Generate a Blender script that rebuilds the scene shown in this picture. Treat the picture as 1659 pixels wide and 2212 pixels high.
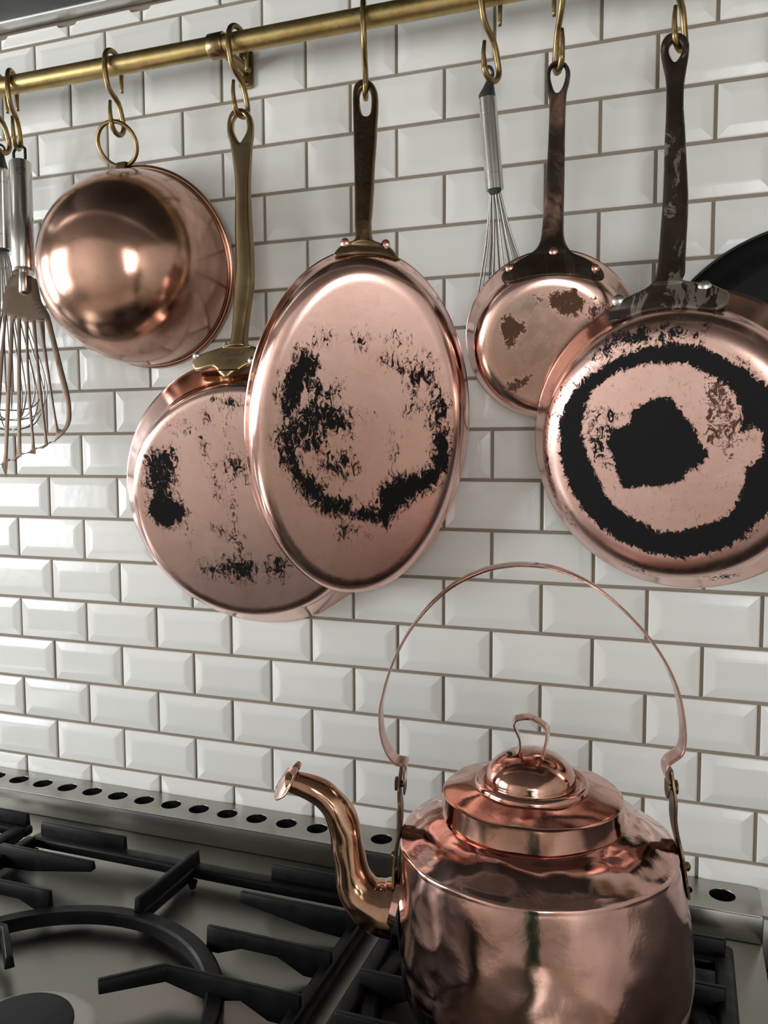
import bpy, bmesh, math, random, json
import numpy as np
from mathutils import Vector, Matrix

random.seed(7)
for o in list(bpy.data.objects):
    bpy.data.objects.remove(o)
SC = bpy.context.scene
COL = SC.collection
PI = math.pi

# ------------------------------------------------------------------ camera
cam_d = bpy.data.cameras.new('camera')
cam = bpy.data.objects.new('camera', cam_d)
COL.objects.link(cam)
cam_d.sensor_fit = 'VERTICAL'
cam_d.sensor_height = 36.0
cam_d.lens = 29.4448
cam_d.clip_start = 0.02
cam.matrix_world = Matrix((
    (0.940751, -0.022117, 0.338375, 1.18904),
    (0.339077, 0.072402, -0.937969, -1.25307),
    (-0.003754, 0.997130, 0.075611, 1.57686),
    (0, 0, 0, 1)))
SC.camera = cam

# ------------------------------------------------------------------ world, window light, exposure
w = bpy.data.worlds.new('sky')
SC.world = w
w.use_nodes = True
w.node_tree.nodes['Background'].inputs[0].default_value = (0.80, 0.88, 1.0, 1)
w.node_tree.nodes['Background'].inputs[1].default_value = 1.0

def area(name, loc, rot, sx, sy, power, col):
    l = bpy.data.lights.new(name, 'AREA')
    l.shape = 'RECTANGLE'; l.size = sx; l.size_y = sy
    l.energy = power; l.color = col
    o = bpy.data.objects.new(name, l); COL.objects.link(o)
    o.location = loc; o.rotation_euler = rot
    return o
# daylight entering through the two windows of the left-hand wall and the one behind the camera
area('window_daylight_near', (-2.56, -0.62, 1.68), (0, -PI/2, 0), 1.25, 0.74, 34, (0.93, 0.965, 1.0))
area('window_daylight_far', (-2.56, -2.30, 1.62), (0, -PI/2, 0), 1.40, 1.62, 90, (0.95, 0.975, 1.0))
area('window_daylight_rear', (1.95, -3.70, 1.62), (PI/2, 0, 0), 1.25, 1.30, 30, (1.0, 0.985, 0.95))
SC.view_settings.view_transform = 'Standard'
SC.view_settings.look = 'None'
SC.view_settings.gamma = 1.0
SC.view_settings.use_curve_mapping = False
SC.view_settings.exposure = 0.34

# ------------------------------------------------------------------ measured dimensions (metres)
TW, TH = 0.152, 0.0769984      # tile pitch
ZTOP = 2.3753                  # height of the top tile joint
HOB = 0.92                     # hob surface
LEDGE = 0.9587                 # top of the vent ledge
GRATE = 0.965                  # top of the pan supports
HOOD = 2.325
RAIL = (-0.095, 2.187)         # rail axis y, z
DATA = json.loads(r'''{"hooks":[[0.079,2.079,0.0],[0.1111,2.082,0.58],[0.3149,2.0793,0.02],[0.5401,2.0777,-0.15],[0.7431,2.0766,0.35],[0.9273,2.073,-0.5],[1.0174,2.0717,0.48],
[1.1694,2.0757,-0.37],[1.3078,2.083,0.0]],"pans":{"pan1":{"c":[0.5442,-0.0651,1.5019],"al":0.2216,"be":0.1826,"R0":0.1696,"wall":0.0301,"rc":0.019,"h":0.06,
"dB":0,"ga":0},"oval":{"c":[0.7379,-0.1147,1.6025],"al":0.2633,"be":0.4188,"R0":0.1249,"wall":0.0054,"rc":0.032,"h":0.05,"dB":0.0904,"ga":-0.0416},"big":{"c":[1.1798,
-0.1285,1.582],"al":0.1663,"be":-0.1906,"R0":0.1319,"wall":0.0224,"rc":0.036,"h":0.07,"dB":0,"ga":0},"small":{"c":[1.0051,-0.0499,1.7319],"al":0.3008,"be":0.1665,
"R0":0.0779,"wall":0.012,"rc":0.028,"h":0.065,"dB":0,"ga":0}},"hand":{"pan1":{"o":[[0.5394,2.0925],[0.5504,2.0887],[0.5594,2.0779],[0.5632,2.064],[0.5634,
2.0468],[0.5619,2.0318],[0.5616,2.0071],[0.5614,1.9748],[0.5647,1.9308],[0.569,1.8925],[0.5731,1.845],[0.5736,1.8223],[0.5711,1.7886],[0.5689,1.7602],[0.5691,
1.7355],[0.5739,1.7306],[0.5826,1.7285],[0.5984,1.7209],[0.6071,1.7106],[0.6096,1.7014],[0.6056,1.6939],[0.5904,1.6966],[0.5763,1.7004],[0.5656,1.6959],
[0.5565,1.6885],[0.5481,1.6822],[0.5412,1.6823],[0.5329,1.6872],[0.522,1.6978],[0.5132,1.6991],[0.4898,1.6945],[0.482,1.6988],[0.4778,1.7067],[0.4823,1.7142],
[0.4936,1.7203],[0.526,1.7284],[0.539,1.7326],[0.5436,1.7363],[0.5443,1.7614],[0.5429,1.7998],[0.5442,1.8472],[0.5407,1.895],[0.5387,1.9429],[0.5365,1.9814],
[0.5308,2.0146],[0.5254,2.0383],[0.5205,2.0524],[0.5188,2.0661],[0.5204,2.0794],[0.5276,2.09]],"h":[[0.5416,2.0397],[0.5324,2.0528],[0.5288,2.0629],[0.5294,
2.0743],[0.5345,2.0804],[0.542,2.0822],[0.5498,2.0763],[0.5536,2.0615],[0.5519,2.0522],[0.5468,2.0442]],"kn":[[2.1,-0.088],[1.78,-0.122],[1.7,-0.146],[1.66,
-0.15]],"fade":[1.78,1.7],"xc":0.53,"tilt":0.05,"k":3.0,"riv":[[0.4866,1.7181,-0.1379],[0.5784,1.7079,-0.1351]]},"oval":{"o":[[0.7438,2.1034],[0.7521,2.1003],
[0.7603,2.0908],[0.7655,2.0767],[0.7683,2.0574],[0.7714,2.024],[0.7742,1.9954],[0.7769,1.9605],[0.78,1.9329],[0.783,1.8991],[0.7846,1.8733],[0.7857,1.8599],
[0.788,1.8552],[0.7965,1.8523],[0.8051,1.8487],[0.8117,1.8406],[0.8161,1.8334],[0.816,1.831],[0.8118,1.8319],[0.8023,1.8343],[0.7897,1.835],[0.7744,1.8344],
[0.7578,1.8331],[0.7443,1.832],[0.7386,1.8333],[0.7385,1.8372],[0.7443,1.8445],[0.75,1.8487],[0.759,1.8522],[0.765,1.8547],[0.7656,1.8613],[0.7616,1.8816],
[0.7524,1.9362],[0.745,1.9785],[0.736,2.0293],[0.73,2.0636],[0.7277,2.0845],[0.7291,2.0961],[0.7355,2.1027]],"h":[[0.7535,2.0442],[0.7477,2.0469],[0.7431,
2.0542],[0.739,2.0679],[0.7371,2.08],[0.74,2.0884],[0.7452,2.0904],[0.7514,2.0864],[0.7564,2.0753],[0.7584,2.0619],[0.759,2.0488],[0.7568,2.0448]],"kn":[[2.1,
-0.088],[1.87,-0.181],[1.83,-0.201]],"fade":[1.88,1.85],"xc":0.765,"tilt":0.35,"k":9.0,"riv":[[0.7539,1.8505,-0.1935],[0.8017,1.8507,-0.1662]]},"small":{"o":[[1.0186,
2.0878],[1.0258,2.0853],[1.0316,2.0779],[1.0335,2.0691],[1.0323,2.0579],[1.0295,2.0455],[1.0284,2.0299],[1.0281,1.9942],[1.0286,1.9512],[1.0288,1.9083],
[1.0292,1.8724],[1.031,1.8532],[1.0359,1.8406],[1.0433,1.8313],[1.0574,1.8246],[1.0698,1.8176],[1.078,1.8111],[1.0822,1.8039],[1.0819,1.7978],[1.0777,1.7942],
[1.0713,1.7937],[1.0582,1.7963],[1.0384,1.7984],[1.0249,1.7994],[1.0045,1.7988],[0.9835,1.7966],[0.966,1.7939],[0.9564,1.7953],[0.9512,1.802],[0.9524,1.8099],
[0.9619,1.8184],[0.9756,1.8268],[0.9881,1.8336],[0.9962,1.8406],[1.0003,1.8528],[1.0016,1.875],[1.0037,1.9109],[1.0057,1.9539],[1.0068,2.0042],[1.0069,
2.0329],[1.0043,2.0506],[1.0025,2.0695],[1.0044,2.0807],[1.01,2.087]],"h":[[1.0169,2.0459],[1.013,2.0493],[1.0092,2.0599],[1.0072,2.0703],[1.0087,2.0801],
[1.0144,2.0828],[1.0201,2.0819],[1.0259,2.0774],[1.0273,2.0672],[1.025,2.0561],[1.0209,2.0481]],"kn":[[2.1,-0.088],[1.86,-0.104],[1.83,-0.116],[1.79,-0.148]],
"fade":[1.86,1.8],"xc":1.018,"tilt":0.19,"k":4.6,"riv":[[1.0189,1.8325,-0.1149],[0.9623,1.8149,-0.1253],[1.0712,1.8091,-0.1131]]},"big":{"o":[[1.1635,2.0977],
[1.1715,2.0948],[1.178,2.0882],[1.1809,2.0788],[1.1802,2.0629],[1.1775,2.0421],[1.176,2.0247],[1.1761,1.9984],[1.1783,1.972],[1.1806,1.9371],[1.1829,1.9026],
[1.1842,1.8769],[1.1838,1.8433],[1.1827,1.8099],[1.1824,1.7844],[1.1792,1.7774],[1.186,1.7735],[1.2018,1.7703],[1.2128,1.7672],[1.2237,1.7607],[1.2307,
1.7561],[1.2316,1.7479],[1.2288,1.74],[1.2213,1.7352],[1.2128,1.7331],[1.202,1.7351],[1.1857,1.7378],[1.1691,1.7391],[1.1522,1.7386],[1.1327,1.7371],[1.1176,
1.7323],[1.1019,1.7299],[1.0942,1.7317],[1.0907,1.7393],[1.0916,1.7461],[1.0989,1.7527],[1.1122,1.7586],[1.1252,1.7636],[1.1379,1.769],[1.1448,1.7747],
[1.147,1.7784],[1.1491,1.784],[1.1512,1.8041],[1.1526,1.8378],[1.1544,1.8801],[1.1546,1.9145],[1.1545,1.9491],[1.1552,1.9839],[1.155,2.0104],[1.1538,2.0371],
[1.1501,2.0555],[1.1468,2.074],[1.147,2.0848],[1.1516,2.0939],[1.1579,2.0976]],"h":[[1.1636,2.0583],[1.1595,2.0647],[1.1569,2.0732],[1.1575,2.0811],[1.1622,
2.0857],[1.1686,2.0828],[1.1728,2.0749],[1.1706,2.0663],[1.1668,2.0599]],"kn":[[2.12,-0.088],[1.8,-0.157],[1.77,-0.171],[1.73,-0.207]],"fade":[1.79,1.745],
"xc":1.162,"tilt":-0.25,"k":2.7,"riv":[[1.2046,1.7642,-0.1795],[1.1063,1.7565,-0.1666]]}},"bail":[[-0.1328,1.226],[-0.1328,1.2364],[-0.1313,1.244],[-0.1424,
1.2465],[-0.1512,1.258],[-0.157,1.2757],[-0.1584,1.2994],[-0.1554,1.3173],[-0.148,1.3441],[-0.1363,1.3708],[-0.1219,1.3944],[-0.1018,1.418],[-0.0791,1.4371],
[-0.051,1.451],[-0.0286,1.4564],[-0.0092,1.4578],[0.0157,1.4556],[0.0404,1.4475],[0.0651,1.4339],[0.0898,1.4133],[0.1118,1.3899],[0.1284,1.3664],[0.1396,
1.3442],[0.1468,1.3218],[0.1508,1.2964],[0.1512,1.2794],[0.148,1.2678],[0.1361,1.2573],[0.1341,1.2471],[0.137,1.2386]],"earL":[[-0.1364,1.239],[-0.1385,
1.2217],[-0.1382,1.2064],[-0.1373,1.1927],[-0.1378,1.1717],[-0.1411,1.1548],[-0.1436,1.1339],[-0.144,1.1127]],"earR":[[0.1399,1.249],[0.142,1.2323],[0.1437,
1.2191],[0.1436,1.2014],[0.1458,1.1858],[0.1504,1.1664],[0.1541,1.1444],[0.1578,1.1204]],"earriv":[[-0.1288,1.2203],[0.1352,1.2303],[-0.1464,1.1409],[0.16,
1.1468]],"spout":[[-0.1452,1.0814,0.0315],[-0.1616,1.0835,0.0296],[-0.178,1.093,0.0255],[-0.1873,1.1083,0.0209],[-0.1918,1.1239,0.0184],[-0.1948,1.1448,
0.0171],[-0.1982,1.1678,0.0168],[-0.2053,1.1874,0.0158],[-0.2186,1.2024,0.0148],[-0.233,1.2101,0.0135],[-0.2455,1.2142,0.0125],[-0.2559,1.2163,0.0114],
[-0.2606,1.2161,0.0107]],"flap":[[-0.275,1.1985],[-0.2526,1.2301],[-0.2489,1.2324]],"lidh":[[-0.0283,1.2542],[-0.0198,1.2596],[-0.015,1.263],[-0.0126,1.2693],
[-0.0133,1.2781],[-0.0164,1.2855],[-0.0189,1.2929],[-0.0153,1.298],[-0.0032,1.2997],[0.0064,1.2963],[0.0136,1.2916],[0.0155,1.2867],[0.0144,1.2754],[0.0115,
1.2628],[0.0164,1.2543],[0.0261,1.246]],"blade":[[0.1255,1.8714],[0.1561,1.8652],[0.1643,1.86],[0.1701,1.8567],[0.1819,1.8208],[0.1999,1.7979],[0.2132,
1.7639],[0.2353,1.7056],[0.2506,1.6653],[0.2568,1.634],[0.2543,1.6157],[0.2399,1.5989],[0.2231,1.5891],[0.1884,1.5778],[0.1174,1.5519],[0.0775,1.5382],
[0.0553,1.535],[0.0398,1.5513],[0.0381,1.5942],[0.0556,1.6722],[0.0738,1.7421],[0.0919,1.7883],[0.1003,1.8036],[0.1007,1.8215],[0.1043,1.8465],[0.1124,
1.8624]],"slots":[[[0.1875,1.7841],[0.19,1.7861],[0.1947,1.7837],[0.2372,1.6699],[0.2458,1.6484],[0.2476,1.6242],[0.2426,1.6102],[0.2355,1.6102],[0.2307,
1.616],[0.2174,1.6632],[0.1993,1.7357]],[[0.173,1.7849],[0.1765,1.7858],[0.1803,1.7837],[0.1892,1.7506],[0.2092,1.6778],[0.2294,1.5989],[0.216,1.5898],
[0.2124,1.5905],[0.2001,1.645],[0.1884,1.7029]],[[0.158,1.7857],[0.1615,1.7869],[0.1653,1.7853],[0.1744,1.744],[0.1921,1.6567],[0.207,1.5863],[0.1899,1.5807],
[0.187,1.5836],[0.171,1.6716],[0.1628,1.73]],[[0.1422,1.788],[0.1452,1.7897],[0.1512,1.7831],[0.1588,1.7228],[0.1706,1.6427],[0.1811,1.5786],[0.1617,1.5721],
[0.1598,1.5736],[0.1503,1.6867]],[[0.1269,1.7918],[0.1307,1.7935],[0.1343,1.7914],[0.1428,1.6869],[0.151,1.5693],[0.1341,1.5628],[0.1321,1.5649],[0.1295,
1.6873],[0.1288,1.746]],[[0.1111,1.7986],[0.1147,1.7999],[0.119,1.7974],[0.1212,1.7316],[0.1222,1.629],[0.1242,1.5599],[0.1097,1.5555],[0.1059,1.5562],
[0.1098,1.6439],[0.11,1.7321]],[[0.101,1.7962],[0.1046,1.7972],[0.1067,1.7944],[0.1025,1.7324],[0.0986,1.6441],[0.0969,1.5518],[0.08,1.5473],[0.0772,1.5488],
[0.0879,1.659]]],"bowl":{"c":[0.3263,-0.043,1.8775],"r":0.1602,"al":0.1832,"be":0.0674},"spat":[[0.1191,2.0603],[0.141,1.8734],[0.0998,2.0602],[0.1377,
2.0549],[0.1242,1.8754],[0.1598,1.8681],[0.1191,2.0865],[0.1059,2.065],[0.1299,2.0605],[0.144,1.8724],[0.1474,1.8348]]}''')
STAINS = json.loads(r'''{"pan1":[[0,0.8,[[-0.152,0.083],[-0.135,0.09],[-0.103,0.093],[-0.101,0.071],[-0.104,0.045],[-0.116,0.026],[-0.108,0.009],[-0.093,-0.01],[-0.105,-0.028],
[-0.116,-0.035],[-0.129,-0.04],[-0.147,-0.031],[-0.158,-0.011],[-0.155,0.011],[-0.157,0.036],[-0.156,0.064]]],[0,1.2,[[-0.156,0.009],[-0.134,0.016],[-0.101,
0.004],[-0.094,-0.011],[-0.128,-0.038],[-0.147,-0.028],[-0.157,-0.008]]],[0,0.45,[[-0.111,0.13],[-0.086,0.139],[-0.071,0.12],[-0.082,0.111],[-0.1,0.116]]],
[0,0.58,[[-0.04,0.168],[-0.019,0.169],[0.009,0.165],[0.017,0.156],[0.0,0.147],[-0.029,0.156]]],[0,0.55,[[-0.049,0.15],[-0.04,0.152],[-0.042,0.131],[-0.05,
0.127]]],[0,0.58,[[-0.06,0.109],[-0.05,0.092],[-0.048,0.064],[-0.037,0.038],[-0.033,0.005],[-0.044,0.012],[-0.054,0.06],[-0.061,0.088]]],[0,0.62,[[-0.033,
0.069],[0.001,0.083],[0.016,0.06],[0.007,0.041],[-0.015,0.06],[-0.032,0.057]]],[0,0.7,[[-0.089,-0.09],[-0.055,-0.097],[-0.039,-0.081],[-0.004,-0.081],[0.012,
-0.095],[0.004,-0.121],[-0.018,-0.126],[-0.042,-0.117],[-0.082,-0.113]]],[0,0.6,[[0.022,-0.088],[0.05,-0.072],[0.068,-0.094],[0.054,-0.12],[0.024,-0.12]]],
[0,0.6,[[-0.056,-0.033],[-0.034,-0.037],[-0.009,-0.052],[-0.012,-0.06],[-0.04,-0.049]]],[1,0.7,[[-0.018,0.174],[-0.012,0.174],[-0.015,-0.024],[-0.012,-0.076],
[-0.025,-0.076],[-0.022,0.024]]],[1,0.5,[[-0.106,-0.015],[-0.09,-0.025],[-0.09,-0.087],[-0.101,-0.062]]]],"oval":[[0,0.92,[[-0.087,0.121],[-0.069,0.124],
[-0.057,0.101],[-0.065,0.084],[-0.046,0.069],[-0.028,0.079],[-0.032,0.06],[-0.046,0.055],[-0.079,0.065],[-0.092,0.021],[-0.106,0.021],[-0.111,0.059],[-0.107,
0.083]]],[0,0.72,[[-0.111,0.021],[-0.065,0.061],[-0.036,0.05],[-0.015,0.039],[-0.006,0.005],[-0.035,0.007],[-0.048,-0.011],[-0.024,-0.028],[-0.043,-0.031],
[-0.072,-0.017],[-0.11,-0.023],[-0.12,-0.002]]],[0,0.95,[[-0.113,0.001],[-0.082,-0.005],[-0.086,-0.025],[-0.076,-0.05],[-0.061,-0.054],[-0.041,-0.082],
[-0.007,-0.088],[-0.001,-0.101],[0.029,-0.1],[0.03,-0.071],[0.041,-0.056],[0.077,-0.047],[0.104,-0.041],[0.107,0.015],[0.123,0.025],[0.128,-0.004],[0.122,
-0.055],[0.104,-0.072],[0.068,-0.096],[0.045,-0.129],[0.03,-0.124],[-0.005,-0.117],[-0.04,-0.113],[-0.07,-0.093],[-0.088,-0.068],[-0.11,-0.026]]],[0,1.15,
[[0.107,0.012],[0.121,0.02],[0.127,-0.017],[0.12,-0.053],[0.086,-0.072],[0.056,-0.102],[0.04,-0.123],[0.032,-0.118],[0.035,-0.087],[0.044,-0.063],[0.09,
-0.049],[0.109,-0.038]]],[0,0.68,[[0.017,0.114],[0.031,0.121],[0.057,0.111],[0.069,0.107],[0.09,0.117],[0.105,0.097],[0.104,0.056],[0.081,0.079],[0.067,
0.064],[0.059,0.09],[0.041,0.101],[0.02,0.102]]],[0,0.6,[[0.059,0.046],[0.097,0.053],[0.1,0.045],[0.062,0.039]]],[0,0.66,[[0.09,0.079],[0.117,0.069],[0.13,
0.035],[0.114,0.015],[0.097,0.024]]],[0,0.68,[[-0.063,0.142],[-0.044,0.143],[-0.044,0.129],[-0.058,0.131]]],[0,0.75,[[-0.014,0.144],[0.001,0.15],[0.002,
0.132],[-0.009,0.124]]],[0,0.44,[[0.011,0.143],[0.043,0.149],[0.076,0.14],[0.078,0.121],[0.049,0.129]]],[0,0.56,[[-0.027,0.043],[0.017,0.036],[0.019,0.027],
[-0.017,0.034]]],[0,0.57,[[-0.065,-0.024],[-0.014,-0.017],[0.008,-0.042],[-0.022,-0.06],[-0.062,-0.049]]],[0,0.62,[[-0.027,-0.126],[0.01,-0.122],[0.021,
-0.145],[-0.004,-0.141],[-0.013,-0.165],[-0.02,-0.163]]],[0,0.45,[[0.042,0.015],[0.051,0.015],[0.061,-0.027],[0.047,-0.035]]]],"small":[[1,1.0,[[-0.003,
0.063],[0.005,0.07],[0.029,0.072],[0.042,0.059],[0.042,0.049],[0.03,0.038],[0.011,0.043],[-0.002,0.053]]],[1,1.0,[[-0.062,0.04],[-0.054,0.045],[-0.046,
0.035],[-0.034,0.032],[-0.034,0.022],[-0.046,0.012],[-0.046,0.002],[-0.056,-0.003],[-0.064,0.01],[-0.067,0.028]]],[1,0.95,[[-0.06,-0.049],[-0.043,-0.042],
[-0.028,-0.039],[-0.031,-0.05],[-0.046,-0.063],[-0.059,-0.057]]],[1,0.6,[[-0.049,-0.065],[-0.031,-0.068],[-0.033,-0.073]]],[1,0.72,[[0.042,0.052],[0.059,
0.056],[0.076,0.048],[0.059,0.032],[0.045,0.035]]],[1,0.55,[[-0.024,0.069],[-0.012,0.073],[-0.012,0.061],[-0.021,0.051]]],[1,0.55,[[0.049,0.066],[0.068,
0.051],[0.064,0.044]]],[2,0.6,[[-0.069,0.033],[-0.054,0.055],[-0.024,0.069],[-0.004,0.056],[-0.016,0.041],[-0.044,0.04]]]],"big":[[0,1.45,[[-0.13,0.041],
[-0.114,0.071],[-0.094,0.091],[-0.059,0.112],[-0.025,0.124],[0.003,0.127],[0.039,0.122],[0.059,0.11],[0.079,0.096],[0.102,0.078],[0.129,0.057],[0.143,0.025],
[0.145,-0.007],[0.135,-0.046],[0.109,-0.071],[0.079,-0.104],[0.048,-0.12],[0.015,-0.128],[-0.019,-0.124],[-0.053,-0.114],[-0.082,-0.095],[-0.105,-0.071],
[-0.121,-0.042],[-0.13,-0.008]],[[-0.098,0.064],[-0.085,0.082],[-0.059,0.099],[-0.025,0.108],[0.007,0.107],[0.024,0.106],[0.047,0.094],[0.067,0.082],[0.079,
0.062],[0.085,0.041],[0.083,0.026],[0.091,0.034],[0.107,0.023],[0.107,-0.0],[0.091,-0.018],[0.087,-0.04],[0.075,-0.067],[0.063,-0.079],[0.044,-0.089],[0.011,
-0.098],[-0.016,-0.099],[-0.039,-0.086],[-0.064,-0.07],[-0.08,-0.049],[-0.089,-0.024],[-0.098,-0.003],[-0.105,0.026]]],[0,1.45,[[-0.035,0.053],[-0.015,
0.063],[0.002,0.063],[0.015,0.051],[0.027,0.033],[0.034,0.013],[0.044,0.004],[0.042,-0.009],[0.023,-0.021],[0.016,-0.032],[-0.01,-0.038],[-0.038,-0.04],
[-0.054,-0.043],[-0.058,-0.022],[-0.064,-0.003],[-0.071,0.011],[-0.061,0.03],[-0.043,0.034]]],[0,0.45,[[-0.098,0.052],[-0.072,0.063],[-0.049,0.048],[-0.069,
0.016],[-0.067,-0.019],[-0.089,-0.024],[-0.099,0.016]]],[0,0.7,[[-0.068,0.143],[-0.027,0.152],[0.016,0.149],[0.035,0.135],[0.016,0.134],[-0.027,0.13],[-0.061,
0.121],[-0.087,0.109],[-0.109,0.098],[-0.077,0.129]]],[0,0.5,[[-0.149,-0.006],[-0.142,0.048],[-0.12,0.081],[-0.125,0.086],[-0.152,0.051],[-0.16,-0.006],
[-0.152,-0.062],[-0.123,-0.102],[-0.117,-0.094],[-0.139,-0.062]]],[0,0.52,[[-0.062,-0.148],[-0.026,-0.153],[-0.026,-0.163],[-0.062,-0.158]]],[0,0.56,[[0.039,
-0.156],[0.069,-0.156],[0.067,-0.169],[0.041,-0.171]]],[0,0.55,[[0.05,0.16],[0.055,0.16],[0.041,0.138],[0.034,0.138]]],[1,0.55,[[0.044,0.09],[0.065,0.089],
[0.083,0.047],[0.083,0.015],[0.067,-0.007],[0.042,0.015],[0.04,0.048]]],[0,0.1,[[-0.098,0.064],[-0.085,0.082],[-0.059,0.099],[-0.025,0.108],[0.024,0.106],
[0.047,0.094],[0.079,0.062],[0.107,0.023],[0.107,-0.0],[0.087,-0.04],[0.075,-0.067],[0.044,-0.089],[-0.016,-0.099],[-0.064,-0.07],[-0.089,-0.024],[-0.105,
0.026]]],[0,0.5,[[-0.129,0.065],[-0.109,0.09],[-0.07,0.111],[-0.025,0.124],[-0.025,0.135],[-0.058,0.126],[-0.094,0.105],[-0.124,0.076],[-0.14,0.041],[-0.136,
0.031]]],[0,0.42,[[0.059,0.123],[0.09,0.104],[0.106,0.091],[0.11,0.082],[0.09,0.096],[0.069,0.109]]]]}''')

# ------------------------------------------------------------------ object helpers
def tag(o, label=None, cat=None, group=None, kind=None):
    if label: o['label'] = label
    if cat: o['category'] = cat
    if group: o['group'] = group
    if kind: o['kind'] = kind
    return o

def empty(name, loc=(0, 0, 0), parent=None):
    o = bpy.data.objects.new(name, None)
    o.empty_display_size = 0.02
    COL.objects.link(o)
    o.location = loc
    if parent: attach(o, parent)
    return o

def attach(o, parent):
    # parents are unrotated, unscaled empties or meshes: keep the world position
    off = Vector((0, 0, 0)); p = parent
    while p is not None:
        off += Vector(p.location); p = p.parent
    o.parent = parent
    o.location = Vector(o.location) - off
    return o

def mesh_obj(name, me, mat, parent=None, smooth=None):
    if mat is not None and len(me.materials) == 0: me.materials.append(mat)
    o = bpy.data.objects.new(name, me)
    COL.objects.link(o)
    if smooth is not None:
        me.shade_smooth()
        if smooth < 179: me.set_sharp_from_angle(angle=math.radians(smooth))
    if parent is not None: attach(o, parent)
    return o

def from_py(name, verts, faces, mat, parent=None, smooth=None):
    me = bpy.data.meshes.new(name)
    me.from_pydata([tuple(v) for v in verts], [], faces)
    me.update()
    return mesh_obj(name, me, mat, parent, smooth)

def from_bm(name, bm, mat, parent=None, smooth=None):
    bmesh.ops.recalc_face_normals(bm, faces=bm.faces)
    me = bpy.data.meshes.new(name)
    bm.to_mesh(me); bm.free()
    return mesh_obj(name, me, mat, parent, smooth)

def box_bm(x0, x1, y0, y1, z0, z1, bev=0.0, seg=2, bm=None):
    b = bmesh.new()
    bmesh.ops.create_cube(b, size=1)
    for v in b.verts:
        v.co = Vector(((x0+x1)/2 + v.co.x*(x1-x0), (y0+y1)/2 + v.co.y*(y1-y0), (z0+z1)/2 + v.co.z*(z1-z0)))
    if bev > 0:
        bmesh.ops.bevel(b, geom=list(b.edges), offset=bev, segments=seg, profile=0.5, affect='EDGES')
    if bm is None: return b
    me = bpy.data.meshes.new('tmp'); b.to_mesh(me); b.free(); bm.from_mesh(me); bpy.data.meshes.remove(me)
    return bm

def box(name, x0, x1, y0, y1, z0, z1, mat, parent=None, bev=0.0, seg=2):
    return from_bm(name, box_bm(x0, x1, y0, y1, z0, z1, bev, seg), mat, parent, 40 if bev else None)

def prism(name, poly, z0, z1, mat, parent=None, bev=0.0, place=None):
    """extrude a closed 2D polygon (a,b) between heights z0..z1 of the third axis; place maps (a,b,c) to the world"""
    bm = bmesh.new()
    lo = [bm.verts.new((a, b, z0)) for a, b in poly]
    f = bm.faces.new(lo)
    r = bmesh.ops.extrude_face_region(bm, geom=[f])
    for v in r['geom']:
        if isinstance(v, bmesh.types.BMVert): v.co.z = z1
    bmesh.ops.recalc_face_normals(bm, faces=bm.faces)
    if bev > 0:
        bmesh.ops.bevel(bm, geom=list(bm.edges), offset=bev, segments=2, profile=0.5, affect='EDGES', clamp_overlap=True)
    if place:
        for v in bm.verts: v.co = Vector(place(*v.co))
    return from_bm(name, bm, mat, parent, 40)

def spline(pts, n):
    """Catmull-Rom through pts, n samples a span"""
    P = [np.array(p, float) for p in pts]
    P = [2*P[0]-P[1]] + P + [2*P[-1]-P[-2]]
    out = []
    for i in range(1, len(P)-2):
        for k in range(n):
            t = k/n
            a, b, c, d = P[i-1], P[i], P[i+1], P[i+2]
            out.append(0.5*((2*b) + (-a+c)*t + (2*a-5*b+4*c-d)*t*t + (-a+3*b-3*c+d)*t**3))
    out.append(P[-2])
    return out

def tube_data(path, rad, seg=12, up=None, cap=True, closed=False, flat=None):
    """sweep a circle (or a flat strip section given as (half width, half thickness)) along a path"""
    P = [Vector(p) for p in path]
    n = len(P)
    R = rad if hasattr(rad, '__len__') else [rad]*n
    T = []
    for i in range(n):
        if closed: t = P[(i+1) % n] - P[i-1]
        else: t = P[min(i+1, n-1)] - P[max(i-1, 0)]
        T.append(t.normalized())
    if up is None:
        up = Vector((0, 0, 1)) if abs(T[0].z) < 0.9 else Vector((1, 0, 0))
    nrm = (Vector(up) - T[0]*T[0].dot(Vector(up))).normalized()
    V, F = [], []
    for i in range(n):
        nrm = (nrm - T[i]*T[i].dot(nrm))
        nrm = nrm.normalized() if nrm.length > 1e-6 else T[i].orthogonal().normalized()
        b = T[i].cross(nrm)
        for k in range(seg):
            a = 2*PI*(k+0.5)/seg
            if flat:
                ca, sa = math.cos(a), math.sin(a)
                ex = 0.35
                q = nrm*(math.copysign(abs(ca)**ex, ca)*flat[0]*R[i]) + b*(math.copysign(abs(sa)**ex, sa)*flat[1])
            else:
                q = nrm*math.cos(a)*R[i] + b*math.sin(a)*R[i]
            V.append(P[i]+q)
    m = n if closed else n-1
    for i in range(m):
        j = (i+1) % n
        for k in range(seg):
            l = (k+1) % seg
            F.append((i*seg+k, i*seg+l, j*seg+l, j*seg+k))
    if cap and not closed:
        F.append(tuple(range(seg))[::-1])
        F.append(tuple((n-1)*seg+k for k in range(seg)))
    return V, F

def tube(name, path, rad, mat, parent=None, seg=12, smooth=50, **kw):
    V, F = tube_data(path, rad, seg, **kw)
    return from_py(name, V, F, mat, parent, smooth)

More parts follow.
